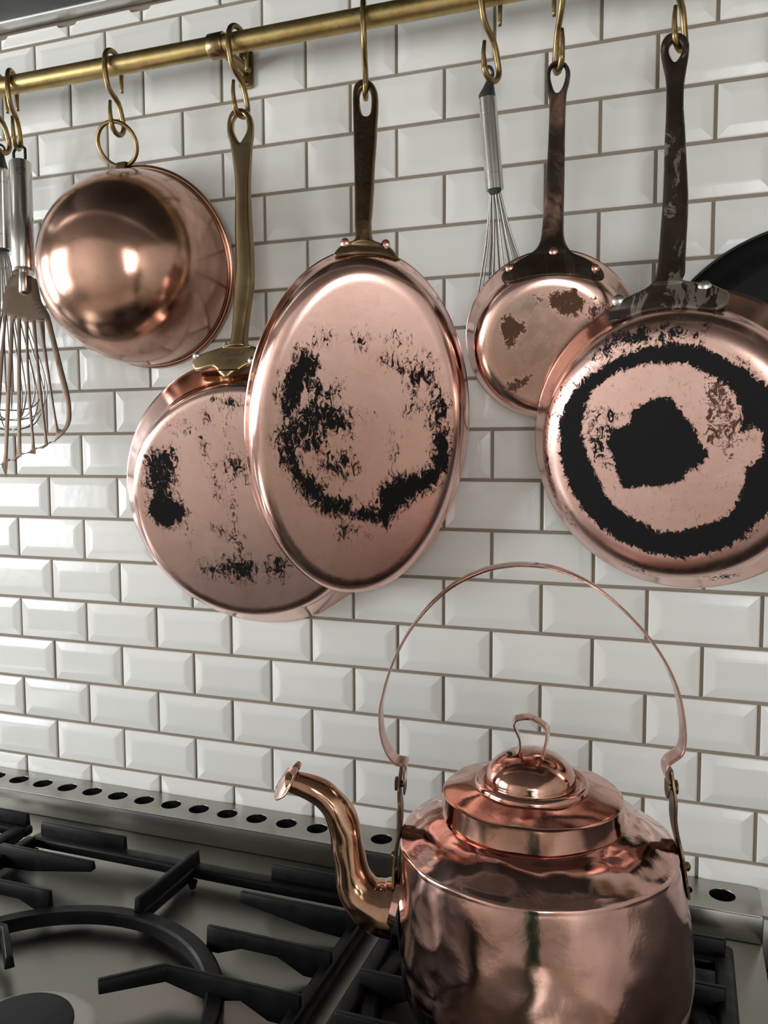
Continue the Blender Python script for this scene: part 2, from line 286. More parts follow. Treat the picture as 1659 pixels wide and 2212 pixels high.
def lathe_data(prof, seg, place, closed_prof=False):
    """revolve (r,h) about the local axis; place(r cos, r sin, h) -> world"""
    V, F = [], []
    idx = []
    for r, h in prof:
        if r < 1e-6:
            idx.append([len(V)]); V.append(place(0, 0, h))
        else:
            idx.append(list(range(len(V), len(V)+seg)))
            for k in range(seg):
                a = 2*PI*k/seg
                V.append(place(r*math.cos(a), r*math.sin(a), h))
    for i in range(len(prof)-1):
        A, B = idx[i], idx[i+1]
        for k in range(seg):
            l = (k+1) % seg
            if len(A) == 1 and len(B) == 1: continue
            if len(A) == 1: F.append((A[0], B[k], B[l]))
            elif len(B) == 1: F.append((A[k], A[l], B[0]))
            else: F.append((A[k], A[l], B[l], B[k]))
    return V, F

def lathe(name, prof, mat, parent=None, seg=64, place=None, smooth=35):
    V, F = lathe_data(prof, seg, place or (lambda a, b, c: (a, b, c)))
    bm = bmesh.new()
    vs = [bm.verts.new(v) for v in V]
    for f in F:
        try: bm.faces.new([vs[i] for i in f])
        except ValueError: pass
    return from_bm(name, bm, mat, parent, smooth)

def curve_fill(outer, holes, ext, bevel, res=2):
    """filled 2D outline with holes and rounded edges as a raw mesh (x, y in the outline plane, z = thickness)"""
    cu = bpy.data.curves.new('outline', 'CURVE')
    cu.dimensions = '2D'; cu.fill_mode = 'BOTH'
    cu.extrude = ext; cu.bevel_depth = bevel; cu.bevel_resolution = res; cu.offset = -bevel
    for pts in [outer] + list(holes):
        s = cu.splines.new('POLY'); s.points.add(len(pts)-1); s.use_cyclic_u = True
        for p, q in zip(s.points, pts): p.co = (q[0], q[1], 0, 1)
    ob = bpy.data.objects.new('outline', cu); COL.objects.link(ob)
    dg = bpy.context.evaluated_depsgraph_get()
    me = bpy.data.meshes.new_from_object(ob.evaluated_get(dg), depsgraph=dg)
    bpy.data.objects.remove(ob); bpy.data.curves.remove(cu)
    return me

def smooth_loop(pts, n=3):
    P = [np.array(p, float) for p in pts]; m = len(P); out = []
    for i in range(m):
        a, b, c, d = P[i-1], P[i], P[(i+1) % m], P[(i+2) % m]
        for k in range(n):
            t = k/n
            out.append(0.5*((2*b) + (-a+c)*t + (2*a-5*b+4*c-d)*t*t + (-a+3*b-3*c+d)*t**3))
    return [tuple(map(float, q)) for q in out]

def refine(me, maxlen, it=5):
    bm = bmesh.new(); bm.from_mesh(me)
    bmesh.ops.remove_doubles(bm, verts=bm.verts, dist=1e-6)
    for _ in range(it):
        bmesh.ops.triangulate(bm, faces=bm.faces)
        E = [e for e in bm.edges if e.calc_length() > maxlen]
        if not E: break
        bmesh.ops.subdivide_edges(bm, edges=E, cuts=1)
    bmesh.ops.triangulate(bm, faces=bm.faces)
    return bm

def remeshed(me, vox, it):
    ob = bpy.data.objects.new('tmp', me); COL.objects.link(ob)
    r = ob.modifiers.new('r', 'REMESH'); r.mode = 'VOXEL'; r.voxel_size = vox; r.adaptivity = 0.0
    sm_ = ob.modifiers.new('s', 'SMOOTH'); sm_.iterations = it; sm_.factor = 0.5
    dg = bpy.context.evaluated_depsgraph_get(); dg.update()
    out = bpy.data.meshes.new_from_object(ob.evaluated_get(dg), depsgraph=dg)
    bpy.data.objects.remove(ob)
    bm = bmesh.new(); bm.from_mesh(out)
    return bm

# ------------------------------------------------------------------ material helpers
class NT:
    def __init__(self, name):
        self.m = bpy.data.materials.new(name); self.m.use_nodes = True
        self.t = self.m.node_tree; self.n = self.t.nodes
        self.b = self.n['Principled BSDF']
        self.tc = self.n.new('ShaderNodeTexCoord')
    def link(self, a, b): self.t.links.new(a, b)
    def set(self, **kw):
        for k, v in kw.items():
            s = self.b.inputs[k.replace('_', ' ')]
            if isinstance(v, bpy.types.NodeSocket): self.link(v, s)
            else: s.default_value = (*v, 1) if (isinstance(v, tuple) and len(v) == 3) else v
        return self
    def mapping(self, scale, coord='Object'):
        mp = self.n.new('ShaderNodeMapping'); mp.inputs['Scale'].default_value = scale
        self.link(self.tc.outputs[coord], mp.inputs['Vector']); return mp.outputs[0]
    def noise(self, scale, detail=4, rough=0.55, dist=0.0, vec=None, coord='Object'):
        t = self.n.new('ShaderNodeTexNoise'); t.inputs['Scale'].default_value = scale
        t.inputs['Detail'].default_value = detail; t.inputs['Roughness'].default_value = rough
        t.inputs['Distortion'].default_value = dist
        self.link(vec if vec is not None else self.tc.outputs[coord], t.inputs['Vector'])
        return t.outputs['Fac']
    def math(self, op, a, b=None, c=None, clamp=False):
        t = self.n.new('ShaderNodeMath'); t.operation = op; t.use_clamp = clamp
        for i, v in enumerate((a, b, c)):
            if v is None: continue
            if isinstance(v, bpy.types.NodeSocket): self.link(v, t.inputs[i])
            else: t.inputs[i].default_value = v
        return t.outputs[0]
    def ramp(self, fac, lo, hi, a=0.0, b=1.0):
        t = self.n.new('ShaderNodeMapRange'); t.interpolation_type = 'SMOOTHSTEP'
        for k, v in (('From Min', lo), ('From Max', hi), ('To Min', a), ('To Max', b)): t.inputs[k].default_value = v
        self.link(fac, t.inputs['Value']); return t.outputs[0]
    def mix(self, fac, a, b):
        t = self.n.new('ShaderNodeMix'); t.data_type = 'RGBA'
        if isinstance(fac, bpy.types.NodeSocket): self.link(fac, t.inputs[0])
        else: t.inputs[0].default_value = fac
        for i, v in ((6, a), (7, b)):
            if isinstance(v, bpy.types.NodeSocket): self.link(v, t.inputs[i])
            else: t.inputs[i].default_value = (*v, 1)
        return t.outputs[2]
    def mixf(self, fac, a, b):
        t = self.n.new('ShaderNodeMix'); t.data_type = 'FLOAT'
        self.link(fac, t.inputs[0])
        for i, v in ((2, a), (3, b)):
            if isinstance(v, bpy.types.NodeSocket): self.link(v, t.inputs[i])
            else: t.inputs[i].default_value = v
        return t.outputs[0]
    def bump(self, h, strength=0.2, dist=0.002):
        t = self.n.new('ShaderNodeBump'); t.inputs['Strength'].default_value = strength
        t.inputs['Distance'].default_value = dist
        self.link(h, t.inputs['Height']); self.link(t.outputs[0], self.b.inputs['Normal']); return self
    def attr(self, name):
        t = self.n.new('ShaderNodeAttribute'); t.attribute_name = name; return t.outputs['Fac']
    def rand(self):
        t = self.n.new('ShaderNodeObjectInfo'); return t.outputs['Random']

def mat_plain(name, col, rough=0.5, metal=0.0, noise=0.0, scale=30.0, bump=0.0):
    m = NT(name).set(Roughness=rough, Metallic=metal)
    n = m.noise(scale, 5)
    m.set(Base_Color=m.mix(n, tuple(c*(1-noise) for c in col), tuple(min(1, c*(1+noise)) for c in col)))
    if bump: m.bump(n, bump, 0.001)
    return m.m

def mat_tile():
    m = NT('glazed_tile')
    n = m.noise(4.0, 3, coord='Generated')
    c = m.mix(m.rand(), (0.735, 0.732, 0.70), (0.80, 0.797, 0.765))
    m.set(Base_Color=c, Roughness=0.17, Specular_IOR_Level=0.45)
    wob = m.noise(26, 2)
    fine = m.noise(420, 2)
    h = m.math('ADD', m.math('MULTIPLY', wob, 1.0), m.math('MULTIPLY', fine, 0.05))
    m.bump(h, 0.30, 0.0014)
    return m.m

def mat_grout():
    m = NT('brown_grout')
    n = m.noise(700, 4); g = m.noise(9, 3)
    c = m.mix(g, (0.235, 0.192, 0.146), (0.325, 0.272, 0.212))
    m.set(Base_Color=c, Roughness=0.95).bump(n, 0.6, 0.0008)
    return m.m

def mat_brass(name, a, b, rough, scale=24, grain=True):
    m = NT(name).set(Metallic=1.0)
    n = m.noise(scale, 6, 0.65); k = m.noise(220, 4, 0.6)
    m.set(Base_Color=m.mix(m.ramp(n, 0.32, 0.68), a, b), Roughness=m.ramp(k, 0.25, 0.75, rough-0.06, rough+0.10))
    if grain: m.bump(k, 0.03, 0.0003)
    else:
        for l in list(m.t.links):
            if l.to_socket == m.b.inputs['Roughness']: m.t.links.remove(l)
        m.set(Roughness=rough)
    return m.m

def mat_steel(name, col, rough, stretch=(2, 260, 260)):
    m = NT(name).set(Metallic=1.0)
    g = m.noise(9.0, 5, 0.6, vec=m.mapping(stretch)); d = m.noise(7, 4)
    m.set(Base_Color=m.mix(d, tuple(c*0.93 for c in col), col), Roughness=m.ramp(g, 0.3, 0.7, rough-0.03, rough+0.03))
    m.bump(g, 0.02, 0.0002)
    return m.m

def mat_iron(name, col=(0.0050, 0.0050, 0.0054), rough=0.40):
    m = NT(name)
    n = m.noise(520, 4); g = m.noise(40, 4)
    m.set(Base_Color=m.mix(g, tuple(c*0.8 for c in col), tuple(c*1.5 for c in col)), Roughness=m.ramp(g, 0.3, 0.7, rough-0.05, rough+0.1), Specular_IOR_Level=0.17)
    m.bump(n, 0.25, 0.0006)
    return m.m

COPPER_A = (0.93, 0.52, 0.40)
COPPER_B = (0.80, 0.40, 0.28)
def mat_copper(name, rough_flat=0.36, rough_wall=0.13, streak=(1, 1, 1), bumps=0.0, tarnish=0.35, a=COPPER_A, b=COPPER_B):
    """old copper; soot / brown / green marks come from the vertex fields of the pan, broken up by noise"""
    m = NT(name)
    big = m.noise(9, 5, 0.6); fine = m.noise(900, 3, 0.6); mid = m.noise(55, 6, 0.62, 0.6)
    flat = m.attr('flat')
    base = m.mix(m.ramp(big, 0.30, 0.72), a, b)
    base = m.mix(m.math('MULTIPLY', m.ramp(mid, 0.52, 0.80), tarnish), base, (0.42, 0.20, 0.12))
    stretch = m.mapping(streak)
    n1 = m.noise(85, 9, 0.72, 1.2, vec=stretch)
    n2 = m.noise(430, 5, 0.7, 0.4, vec=stretch)
    brk = m.math('ADD', m.math('MULTIPLY', m.math('SUBTRACT', n1, 0.5), 3.0), m.math('MULTIPLY', m.math('SUBTRACT', n2, 0.5), 0.9))
    def mark(field, lo=0.47, hi=0.53):
        f = m.attr(field)
        on = m.ramp(f, 0.02, 0.18)
        return m.math('MULTIPLY', on, m.ramp(m.math('ADD', f, brk), lo, hi))
    soot = mark('soot'); halo = mark('soot', 0.22, 0.55); brown = mark('brown', 0.38, 0.62); verd = m.math('MULTIPLY', m.attr('verd'), 0.55)
    col = m.mix(verd, base, (0.30, 0.36, 0.26))
    col = m.mix(m.math('MULTIPLY', halo, 0.55), col, (0.22, 0.085, 0.045))
    col = m.mix(m.math('MULTIPLY', brown, 0.95), col, (0.060, 0.022, 0.008))
    col = m.mix(soot, col, (0.0085, 0.0078, 0.0080))
    cov = m.math('MAXIMUM', soot, m.math('MULTIPLY', brown, 0.85))
    r0 = m.mixf(flat, rough_wall, rough_flat)
    r0 = m.math('ADD', r0, m.math('MULTIPLY', m.math('SUBTRACT', mid, 0.5), 0.16), clamp=True)
    m.set(Base_Color=col, Metallic=m.math('SUBTRACT', 1.0, m.math('MULTIPLY', cov, 0.96)),
          Roughness=m.mixf(cov, r0, 0.62), Specular_IOR_Level=0.12)
    scr = m.noise(14, 8, 0.75, 0.0, vec=m.mapping((10, 2.0, 10)))
    h = m.math('ADD', m.math('MULTIPLY', scr, 0.35), m.math('MULTIPLY', cov, 0.5))
    if bumps: h = m.math('ADD', h, m.math('MULTIPLY', m.noise(30, 3, 0.5, 0.5), bumps))
    m.bump(h, 0.16, 0.0014)
    return m.m

def mat_worn(name, dark, worn, lo, hi, scale, metal=0.5, rough=0.45, stretch=(1, 1, 0.45)):
    m = NT(name)
    n = m.noise(scale, 7, 0.68, 0.8, vec=m.mapping(stretch)); d = m.noise(35, 5)
    k = m.ramp(n, lo, hi)
    m.set(Base_Color=m.mix(k, m.mix(d, tuple(c*0.7 for c in dark), tuple(c*1.4 for c in dark)), worn),
          Metallic=metal, Roughness=m.ramp(d, 0.3, 0.7, rough-0.08, rough+0.1))
    m.bump(n, 0.2, 0.0008)
    return m.m

M = dict(
    tile=mat_tile(), grout=mat_grout(),
    brass=mat_brass('brushed_brass_tube', (0.50, 0.375, 0.165), (0.37, 0.265, 0.105), 0.36),
    hook=mat_brass('aged_brass', (0.31, 0.225, 0.105), (0.20, 0.140, 0.062), 0.33, 60),
    handle_brass=mat_brass('tarnished_brass', (0.32, 0.238, 0.128), (0.235, 0.168, 0.088), 0.30, 9, False),
    handle_bronze=mat_brass('brown_bronze', (0.20, 0.135, 0.075), (0.135, 0.090, 0.052), 0.36, 26),
    steel=mat_steel('brushed_steel', (0.60, 0.575, 0.54), 0.33),
    ledgesteel=mat_steel('brushed_ledge_steel', (0.42, 0.405, 0.372), 0.30),
    hobsteel=mat_steel('brushed_hob_steel', (0.27, 0.258, 0.228), 0.32),
    hoodsteel=mat_steel('brushed_hood_steel', (0.60, 0.59, 0.56), 0.36),
    hooddark=mat_plain('dark_hood_panel', (0.030, 0.030, 0.028), 0.6, 0.0, 0.1),
    utensil=mat_steel('polished_steel', (0.62, 0.60, 0.56), 0.20, (160, 160, 4)),
    blade=mat_steel('stained_steel', (0.115, 0.080, 0.056), 0.42, (60, 60, 6)),
    wire=mat_plain('steel_wire', (0.34, 0.325, 0.30), 0.25, 1.0, 0.1),
    iron=mat_iron('enamelled_cast_iron'),
    cap=mat_iron('matt_burner_cap', (0.030, 0.031, 0.032), 0.62),
    alu=mat_plain('cast_aluminium', (0.46, 0.45, 0.43), 0.45, 1.0, 0.1, 60, 0.1),
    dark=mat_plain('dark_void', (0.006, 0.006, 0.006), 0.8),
    nonstick=mat_iron('black_nonstick', (0.0035, 0.0035, 0.0037), 0.44),
    plastic=mat_plain('charcoal_plastic', (0.028, 0.029, 0.033), 0.5, 0.0, 0.1),
    rivet_steel=mat_plain('steel_rivet', (0.62, 0.60, 0.56), 0.24, 1.0, 0.1),
    rivet_copper=mat_plain('copper_rivet', (0.80, 0.45, 0.34), 0.26, 1.0, 0.12),
    engrave=mat_plain('engraved_shadow', (0.030, 0.020, 0.010), 0.6),
    iron_small=mat_worn('blackened_iron_copper_wear', (0.045, 0.030, 0.022), (0.34, 0.20, 0.14), 0.47, 0.70, 16, 0.75, 0.38),
    iron_big=mat_worn('peeling_black_iron', (0.026, 0.016, 0.011), (0.155, 0.135, 0.105), 0.535, 0.565, 34, 0.35, 0.42),
    kettle=mat_copper('hammered_kettle_copper', 0.075, 0.075, bumps=2.2, tarnish=0.55, a=(0.68, 0.43, 0.38), b=(0.50, 0.29, 0.24)),
    kettle_lid=mat_copper('kettle_lid_copper', 0.085, 0.085, bumps=1.6, tarnish=0.6, a=(0.64, 0.375, 0.305), b=(0.47, 0.25, 0.19)),
    spout=mat_copper('kettle_spout_copper', 0.10, 0.10, bumps=1.8, tarnish=0.45, a=(0.64, 0.39, 0.28), b=(0.44, 0.245, 0.15)),
    lug=mat_worn('old_lug_brass', (0.10, 0.060, 0.035), (0.46, 0.31, 0.14), 0.50, 0.66, 60, 0.9, 0.36),
    bowl=mat_copper('polished_bowl_copper', 0.17, 0.17, tarnish=0.35, a=(0.57, 0.35, 0.27), b=(0.42, 0.245, 0.18)),
    pan1=mat_copper('scratched_pan_copper', 0.36, 0.13, (1.5, 1.5, 0.8), tarnish=0.25, a=(0.84, 0.585, 0.525), b=(0.74, 0.485, 0.425)),
    oval=mat_copper('oval_pan_copper', 0.34, 0.12, (1.5, 1.5, 0.6), tarnish=0.30, a=(0.87, 0.585, 0.52), b=(0.80, 0.505, 0.43)),
    small=mat_copper('saucepan_copper', 0.27, 0.13, (1.2, 1.2, 1.0), tarnish=0.30, a=(0.86, 0.58, 0.50), b=(0.78, 0.49, 0.405)),
    big=mat_copper('frying_pan_copper', 0.40, 0.20, (1.3, 1.3, 1.0), tarnish=0.20, a=(0.80, 0.545, 0.485), b=(0.74, 0.475, 0.405)),
    plaster=mat_plain('warm_white_plaster', (0.66, 0.63, 0.58), 0.9, 0.0, 0.03, 8),
    ceiling=mat_plain('ceiling_paint', (0.11, 0.098, 0.085), 0.95, 0.0, 0.02, 8),
    wood=mat_plain('pale_stone_floor', (0.44, 0.38, 0.315), 0.5, 0.0, 0.25, 5, 0.1),
    paint=mat_plain('white_joinery', (0.75, 0.74, 0.71), 0.4, 0.0, 0.03),
    darkpaint=mat_plain('dark_cabinet_paint', (0.045, 0.048, 0.050), 0.5, 0.0, 0.1),
    stone=mat_plain('dark_worktop_stone', (0.030, 0.028, 0.026), 0.35, 0.0, 0.3, 120),
)

# ------------------------------------------------------------------ the room
def struct(o): o['kind'] = 'structure'; return o
RX0, RX1, RY1, RZ = -2.40, 2.75, -3.55, 2.72
floor = struct(box('floor', RX0-0.2, RX1+0.2, RY1-0.2, 0.2, -0.05, 0.0, M['wood']))
ceiling = struct(box('ceiling', RX0-0.2, RX1+0.2, RY1-0.2, 0.2, RZ, RZ+0.05, M['ceiling']))
wall_back = struct(box('wall_back', RX0-0.2, RX1+0.2, 0.0018, 0.2, 0.0, RZ, M['grout']))
wall_right = struct(box('wall_right', RX1, RX1+0.12, RY1, 0.0, 0.0, RZ, M['plaster']))
WINS = ((-1.00, -0.24, 1.05, 2.31), (-3.12, -1.48, 0.92, 2.32))
bm = bmesh.new()
ys = [RY1, -3.12, -1.48, -1.00, -0.24, 0.0]
for k in range(5):
    y0, y1 = ys[k], ys[k+1]
    win = [q for q in WINS if abs(q[0]-y0) < 1e-6]
    if win:
        box_bm(RX0-0.14, RX0, y0, y1, 0, win[0][2], bm=bm); box_bm(RX0-0.14, RX0, y0, y1, win[0][3], RZ, bm=bm)
    else: box_bm(RX0-0.14, RX0, y0, y1, 0, RZ, bm=bm)
struct(from_bm('wall_left', bm, M['plaster']))
bm = bmesh.new()
for x0, x1, z0, z1 in ((RX0-0.14, 1.30, 0, RZ), (2.60, RX1+0.12, 0, RZ), (1.30, 2.60, 0, 0.95), (1.30, 2.60, 2.29, RZ)):
    box_bm(x0, x1, RY1-0.12, RY1, z0, z1, bm=bm)
struct(from_bm('wall_front', bm, M['plaster']))
def window(name, axis, a0, a1, z0, z1, plane, nx):
    o = empty(name, ((a0+a1)/2, plane, z0) if axis == 'x' else (plane, (a0+a1)/2, z0)); struct(o)
    t = 0.05
    def bar(n, s0, s1, h0, h1):
        if axis == 'x': box(n, s0, s1, plane-0.06, plane-0.01, h0, h1, M['paint'], o, 0.004)
        else: box(n, plane-0.06, plane-0.01, s0, s1, h0, h1, M['paint'], o, 0.004)
    bar('window_frame', a0, a1, z0, z0+t); bar('window_frame', a0, a1, z1-t, z1)
    for i in range(nx+1):
        x = a0 + (a1-a0)*i/nx
        x = min(max(x, a0+t/2), a1-t/2)
        bar('window_bar', x-t/2, x+t/2, z0+t, z1-t)
    bar('glazing_bar', a0+t, a1-t, (z0+z1)/2-0.015, (z0+z1)/2+0.015)
for k, q in enumerate(WINS): window('window_%d' % (k+1), 'y', q[0], q[1], q[2], q[3], RX0, 1 if k == 0 else 2)
window('window_3', 'x', 1.30, 2.60, 0.95, 2.29, RY1, 2)

# metro tiles, one object each ------------------------------------------------
GAP = 0.0050
RINGS = ((0.0, 0.0018), (0.0, -0.0006), (0.0006, -0.0014), (0.0016, -0.0019), (0.0125, -0.0041), (0.0150, -0.0045), (0.0172, -0.0047), (0.0195, -0.0048))
def tile_data(x0, x1, z0, z1, top=True):
    V, F = [], []
    for d, y in RINGS:
        dt = d if top else min(d, 0.0018)
        V += [(x0+d, y, z0+d), (x1-d, y, z0+d), (x1-d, y, z1-dt), (x0+d, y, z1-dt)]
    for r in range(len(RINGS)-1):
        for k in range(4):
            l = (k+1) % 4
            F.append((r*4+k, r*4+l, r*4+4+l, r*4+4+k))
    b = (len(RINGS)-1)*4
    F.append((b, b+1, b+2, b+3))
    return V, F
def tile_mesh(name, w_, z0, z1, top=True):
    V, F = tile_data(GAP/2, w_-GAP/2, z0, z1, top)
    me = bpy.data.meshes.new(name); me.from_pydata(V, [], F); me.update(); me.materials.append(M['tile'])
    return me
full = tile_mesh('tile', TW, GAP/2, TH-GAP/2)
cut = tile_mesh('tile_cut', TW, GAP/2, HOOD-0.0075-(ZTOP-TH), False)
rest_V, rest_F = [], []
for k in range(0, 26):
    zb = ZTOP - (k+1)*TH
    off = 0.0 if k % 2 == 0 else 0.5
    for n in range(-16, 19):
        x = (n+off)*TW
        if x < RX0+0.02 or x+TW > RX1: continue
        near = -0.22 <= x <= 1.70 and k <= 18
        if near:
            t = bpy.data.objects.new('tile', cut if k == 0 else full)
            COL.objects.link(t); t.parent = wall_back
            t.location = (x, random.uniform(-0.0005, 0.0004), zb)
            t.rotation_euler = (random.uniform(-0.0045, 0.0045), 0, random.uniform(-0.003, 0.003))
        else:
            V, F = tile_data(x+GAP/2, x+TW-GAP/2, zb+GAP/2, zb+(TH-GAP/2 if k else HOOD-0.0075-(ZTOP-TH)), k > 0)
            b = len(rest_V); rest_V += V and [(a, c, d) for a, c, d in V]
            # tile_data measures heights from the row base already
            rest_F += [tuple(i+b for i in f) for f in F]
tag(from_py('tile_field', rest_V, rest_F, M['tile'], wall_back), kind='stuff')

# ------------------------------------------------------------------ extractor hood
hood = empty('extractor_hood', (0.6, -0.3, HOOD))
tag(hood, 'brushed steel extractor hood over the tiles at the top left corner', 'extractor hood')
HX0, HX1, HY = -0.62, 1.62, -0.60
box('rim', HX0, HX1, -0.037, -0.0075, HOOD, HOOD+0.05, M['hoodsteel'], hood, 0.0015)
box('rim', HX0, HX1, HY, HY+0.05, HOOD, HOOD+0.05, M['hoodsteel'], hood, 0.0015)
for x0, x1 in ((HX0, HX0+0.05), (HX1-0.05, HX1)):
    box('rim', x0, x1, HY+0.05, -0.037, HOOD, HOOD+0.05, M['hoodsteel'], hood, 0.0015)
nf = 4
for i in range(nf):
    x0 = HX0+0.05+(HX1-HX0-0.1)*i/nf
    box('filter_panel', x0+0.001, x0+(HX1-HX0-0.1)/nf-0.001, HY+0.052, -0.0385, HOOD+0.003, HOOD+0.03, M['hooddark'], hood, 0.002)
bm = bmesh.new()
vs = [bm.verts.new(v) for v in ((HX0, -0.0075, HOOD+0.05), (HX1, -0.0075, HOOD+0.05), (HX1, HY, HOOD+0.05), (HX0, HY, HOOD+0.05),
                                (0.25, -0.0075, RZ-0.005), (0.75, -0.0075, RZ-0.005), (0.75, -0.35, RZ-0.005), (0.25, -0.35, RZ-0.005))]
for f in ((0, 1, 2, 3), (0, 4, 5, 1), (1, 5, 6, 2), (2, 6, 7, 3), (3, 7, 4, 0), (4, 7, 6, 5)): bm.faces.new([vs[i] for i in f])
from_bm('canopy', bm, M['hoodsteel'], hood)

# ------------------------------------------------------------------ range cooker
SX0, SX1, SY = -0.52, 1.2985, -0.985
cooker = empty('range_cooker', (0.39, -0.5, 0.0))
tag(cooker, 'wide stainless steel gas range cooker along the tiled wall', 'cooker')
box('body', SX0, SX1, SY+0.02, -0.0075, 0.03, HOB-0.035, M['steel'], cooker, 0.004)
box('hob_top', SX0, SX1, SY, -0.0075, HOB-0.035, HOB, M['hobsteel'], cooker, 0.003)
for i in range(2):
    a = SX0+0.03+i*0.90
    d = box('oven_door', a, a+0.86, SY-0.002, SY+0.022, 0.16, 0.74, M['darkpaint'], cooker, 0.006)
    box('door_handle', a+0.08, a+0.78, SY-0.05, SY-0.03, 0.685, 0.705, M['steel'], d, 0.006)
for i in range(8):
    lathe('control_knob', [(0, 0.032), (0.019, 0.032), (0.022, 0.028), (0.024, 0.0), (0, 0)], M['iron'], cooker, 24,
          (lambda cx: lambda a, b, c: (cx+a, SY-c, 0.83+b))(SX0+0.16+i*0.21))
tr = []
for sx, sy, a0 in ((1, 1, 0), (-1, 1, PI/2), (-1, -1, PI), (1, -1, 1.5*PI)):
    for k in range(6):
        a = a0+PI/2*k/5
        tr.append((1.0625+sx*0.186+0.012*math.cos(a), -0.352+sy*0.236+0.012*math.sin(a)))
prism('burner_tray', tr, HOB+0.0002, HOB+0.0015, M['iron'], cooker, 0.0004)
# vent ledge: folded sheet with a row of punched round holes
led = empty('vent_ledge', (0.39, -0.047, HOB))
tag(led, 'raised steel vent strip with a row of round holes behind the hob', 'vent strip')
LY0, LY1 = -0.0868, -0.0078
holes = []
for i in range(-9, 23):
    cx = 0.0214+0.0558*i
    if cx < SX0+0.03 or cx > SX1-0.03: continue
    holes.append([(cx+0.0172*math.cos(2*PI*k/28), -0.0446+0.0172*math.sin(2*PI*k/28)) for k in range(28)])
me = curve_fill([(SX0, LY0), (SX1-0.004, LY0), (SX1, LY0+0.004), (SX1, LY1-0.01), (SX1-0.008, LY1), (SX0, LY1)], holes, 0.0008, 0.0004, 1)
for v in me.vertices: v.co.z += LEDGE-0.0012
mesh_obj('ledge_top', me, M['ledgesteel'], led, 30)
box('ledge_front', SX0, SX1-0.001, LY0, LY0+0.0016, HOB+0.0004, LEDGE-0.0006, M['ledgesteel'], led, 0.0006)
box('ledge_end', SX1-0.0016, SX1, LY0+0.0016, LY1-0.004, HOB+0.0004, LEDGE-0.002, M['ledgesteel'], led)
box('painted_shade_floor', SX0+0.002, SX1-0.003, LY0+0.003, LY1-0.002, HOB+0.0005, HOB+0.006, M['dark'], led)  # near-black floor paints in the shade seen through the holes
box('painted_shade_lining', SX0+0.002, SX1-0.003, LY1-0.003, LY1-0.001, HOB+0.006, LEDGE-0.003, M['dark'], led)  # near-black sheets inside the ledge, painting the same shade on its walls
box('painted_shade_lining', SX0+0.002, SX1-0.003, LY0+0.002, LY0+0.003, HOB+0.006, LEDGE-0.003, M['dark'], led)

wt = empty('worktop', (2.0, -0.35, 0.0))
tag(wt, 'dark stone worktop beside the right end of the cooker', 'worktop')
box('slab', 1.325, RX1-0.01, -0.66, -0.0075, 0.872, 0.902, M['stone'], wt, 0.003)
box('cabinet', 1.335, RX1-0.01, -0.62, -0.0075, 0.0, 0.872, M['darkpaint'], wt)
wt2 = empty('worktop', (-1.05, -0.35, 0.0))
tag(wt2, 'dark stone worktop beyond the left end of the cooker', 'worktop')
box('slab', RX0+0.01, SX0-0.01, -0.66, -0.0075, 0.872, 0.902, M['stone'], wt2, 0.003)
box('cabinet', RX0+0.01, SX0-0.02, -0.62, -0.0075, 0.0, 0.872, M['darkpaint'], wt2)

# pan supports -----------------------------------------------------------------
def blade(parent, pts, zb, zt=GRATE, th=0.010, name='finger'):
    """upright cast-iron blade along plan points; zb = bottom heights at those points; tapered section, soft edges"""
    bm = bmesh.new()
    P = [Vector((p[0], p[1], 0)) for p in pts]
    rows = []
    n = len(P)
    for i in range(n):
        t = (P[min(i+1, n-1)]-P[max(i-1, 0)]).normalized(); s = Vector((-t.y, t.x, 0))
        hw, tw = th*0.62, th*0.36
        rows.append([bm.verts.new(P[i]+s*hw+Vector((0, 0, zb[i]))), bm.verts.new(P[i]-s*hw+Vector((0, 0, zb[i]))),
                     bm.verts.new(P[i]-s*tw+Vector((0, 0, zt))), bm.verts.new(P[i]+s*tw+Vector((0, 0, zt)))])
    for a, b in zip(rows[:-1], rows[1:]):
        for k in range(4):
            l = (k+1) % 4
            bm.faces.new((a[k], a[l], b[l], b[k]))
    bm.faces.new(rows[0][::-1]); bm.faces.new(rows[-1])
    bmesh.ops.recalc_face_normals(bm, faces=bm.faces)
    E = [e for e in bm.edges if e.is_manifold and e.calc_face_angle() > 0.5]
    bmesh.ops.bevel(bm, geom=E, offset=0.0016, segments=2, profile=0.5, affect='EDGES', clamp_overlap=True)
    return from_bm(name, bm, M['iron'], parent, 45)
def ring(parent, cx, cy, r0, r1, z0, z1, name='ring'):
    b = 0.003
    prof = [(r0, z0), (r0, z1-b), (r0+b, z1), (r1-b, z1), (r1, z1-b), (r1, z0), (r0, z0)]
    return lathe(name, prof, M['iron'], parent, 96, lambda a, c, h: (cx+a, cy+c, h), 35)
def foot(parent, x, y):
    lathe('foot', [(0, HOB+0.0017), (0.0045, HOB+0.0017), (0.008, 0.932), (0, 0.932)], M['iron'], parent, 12, lambda a, b, c: (x+a, y+b, c))

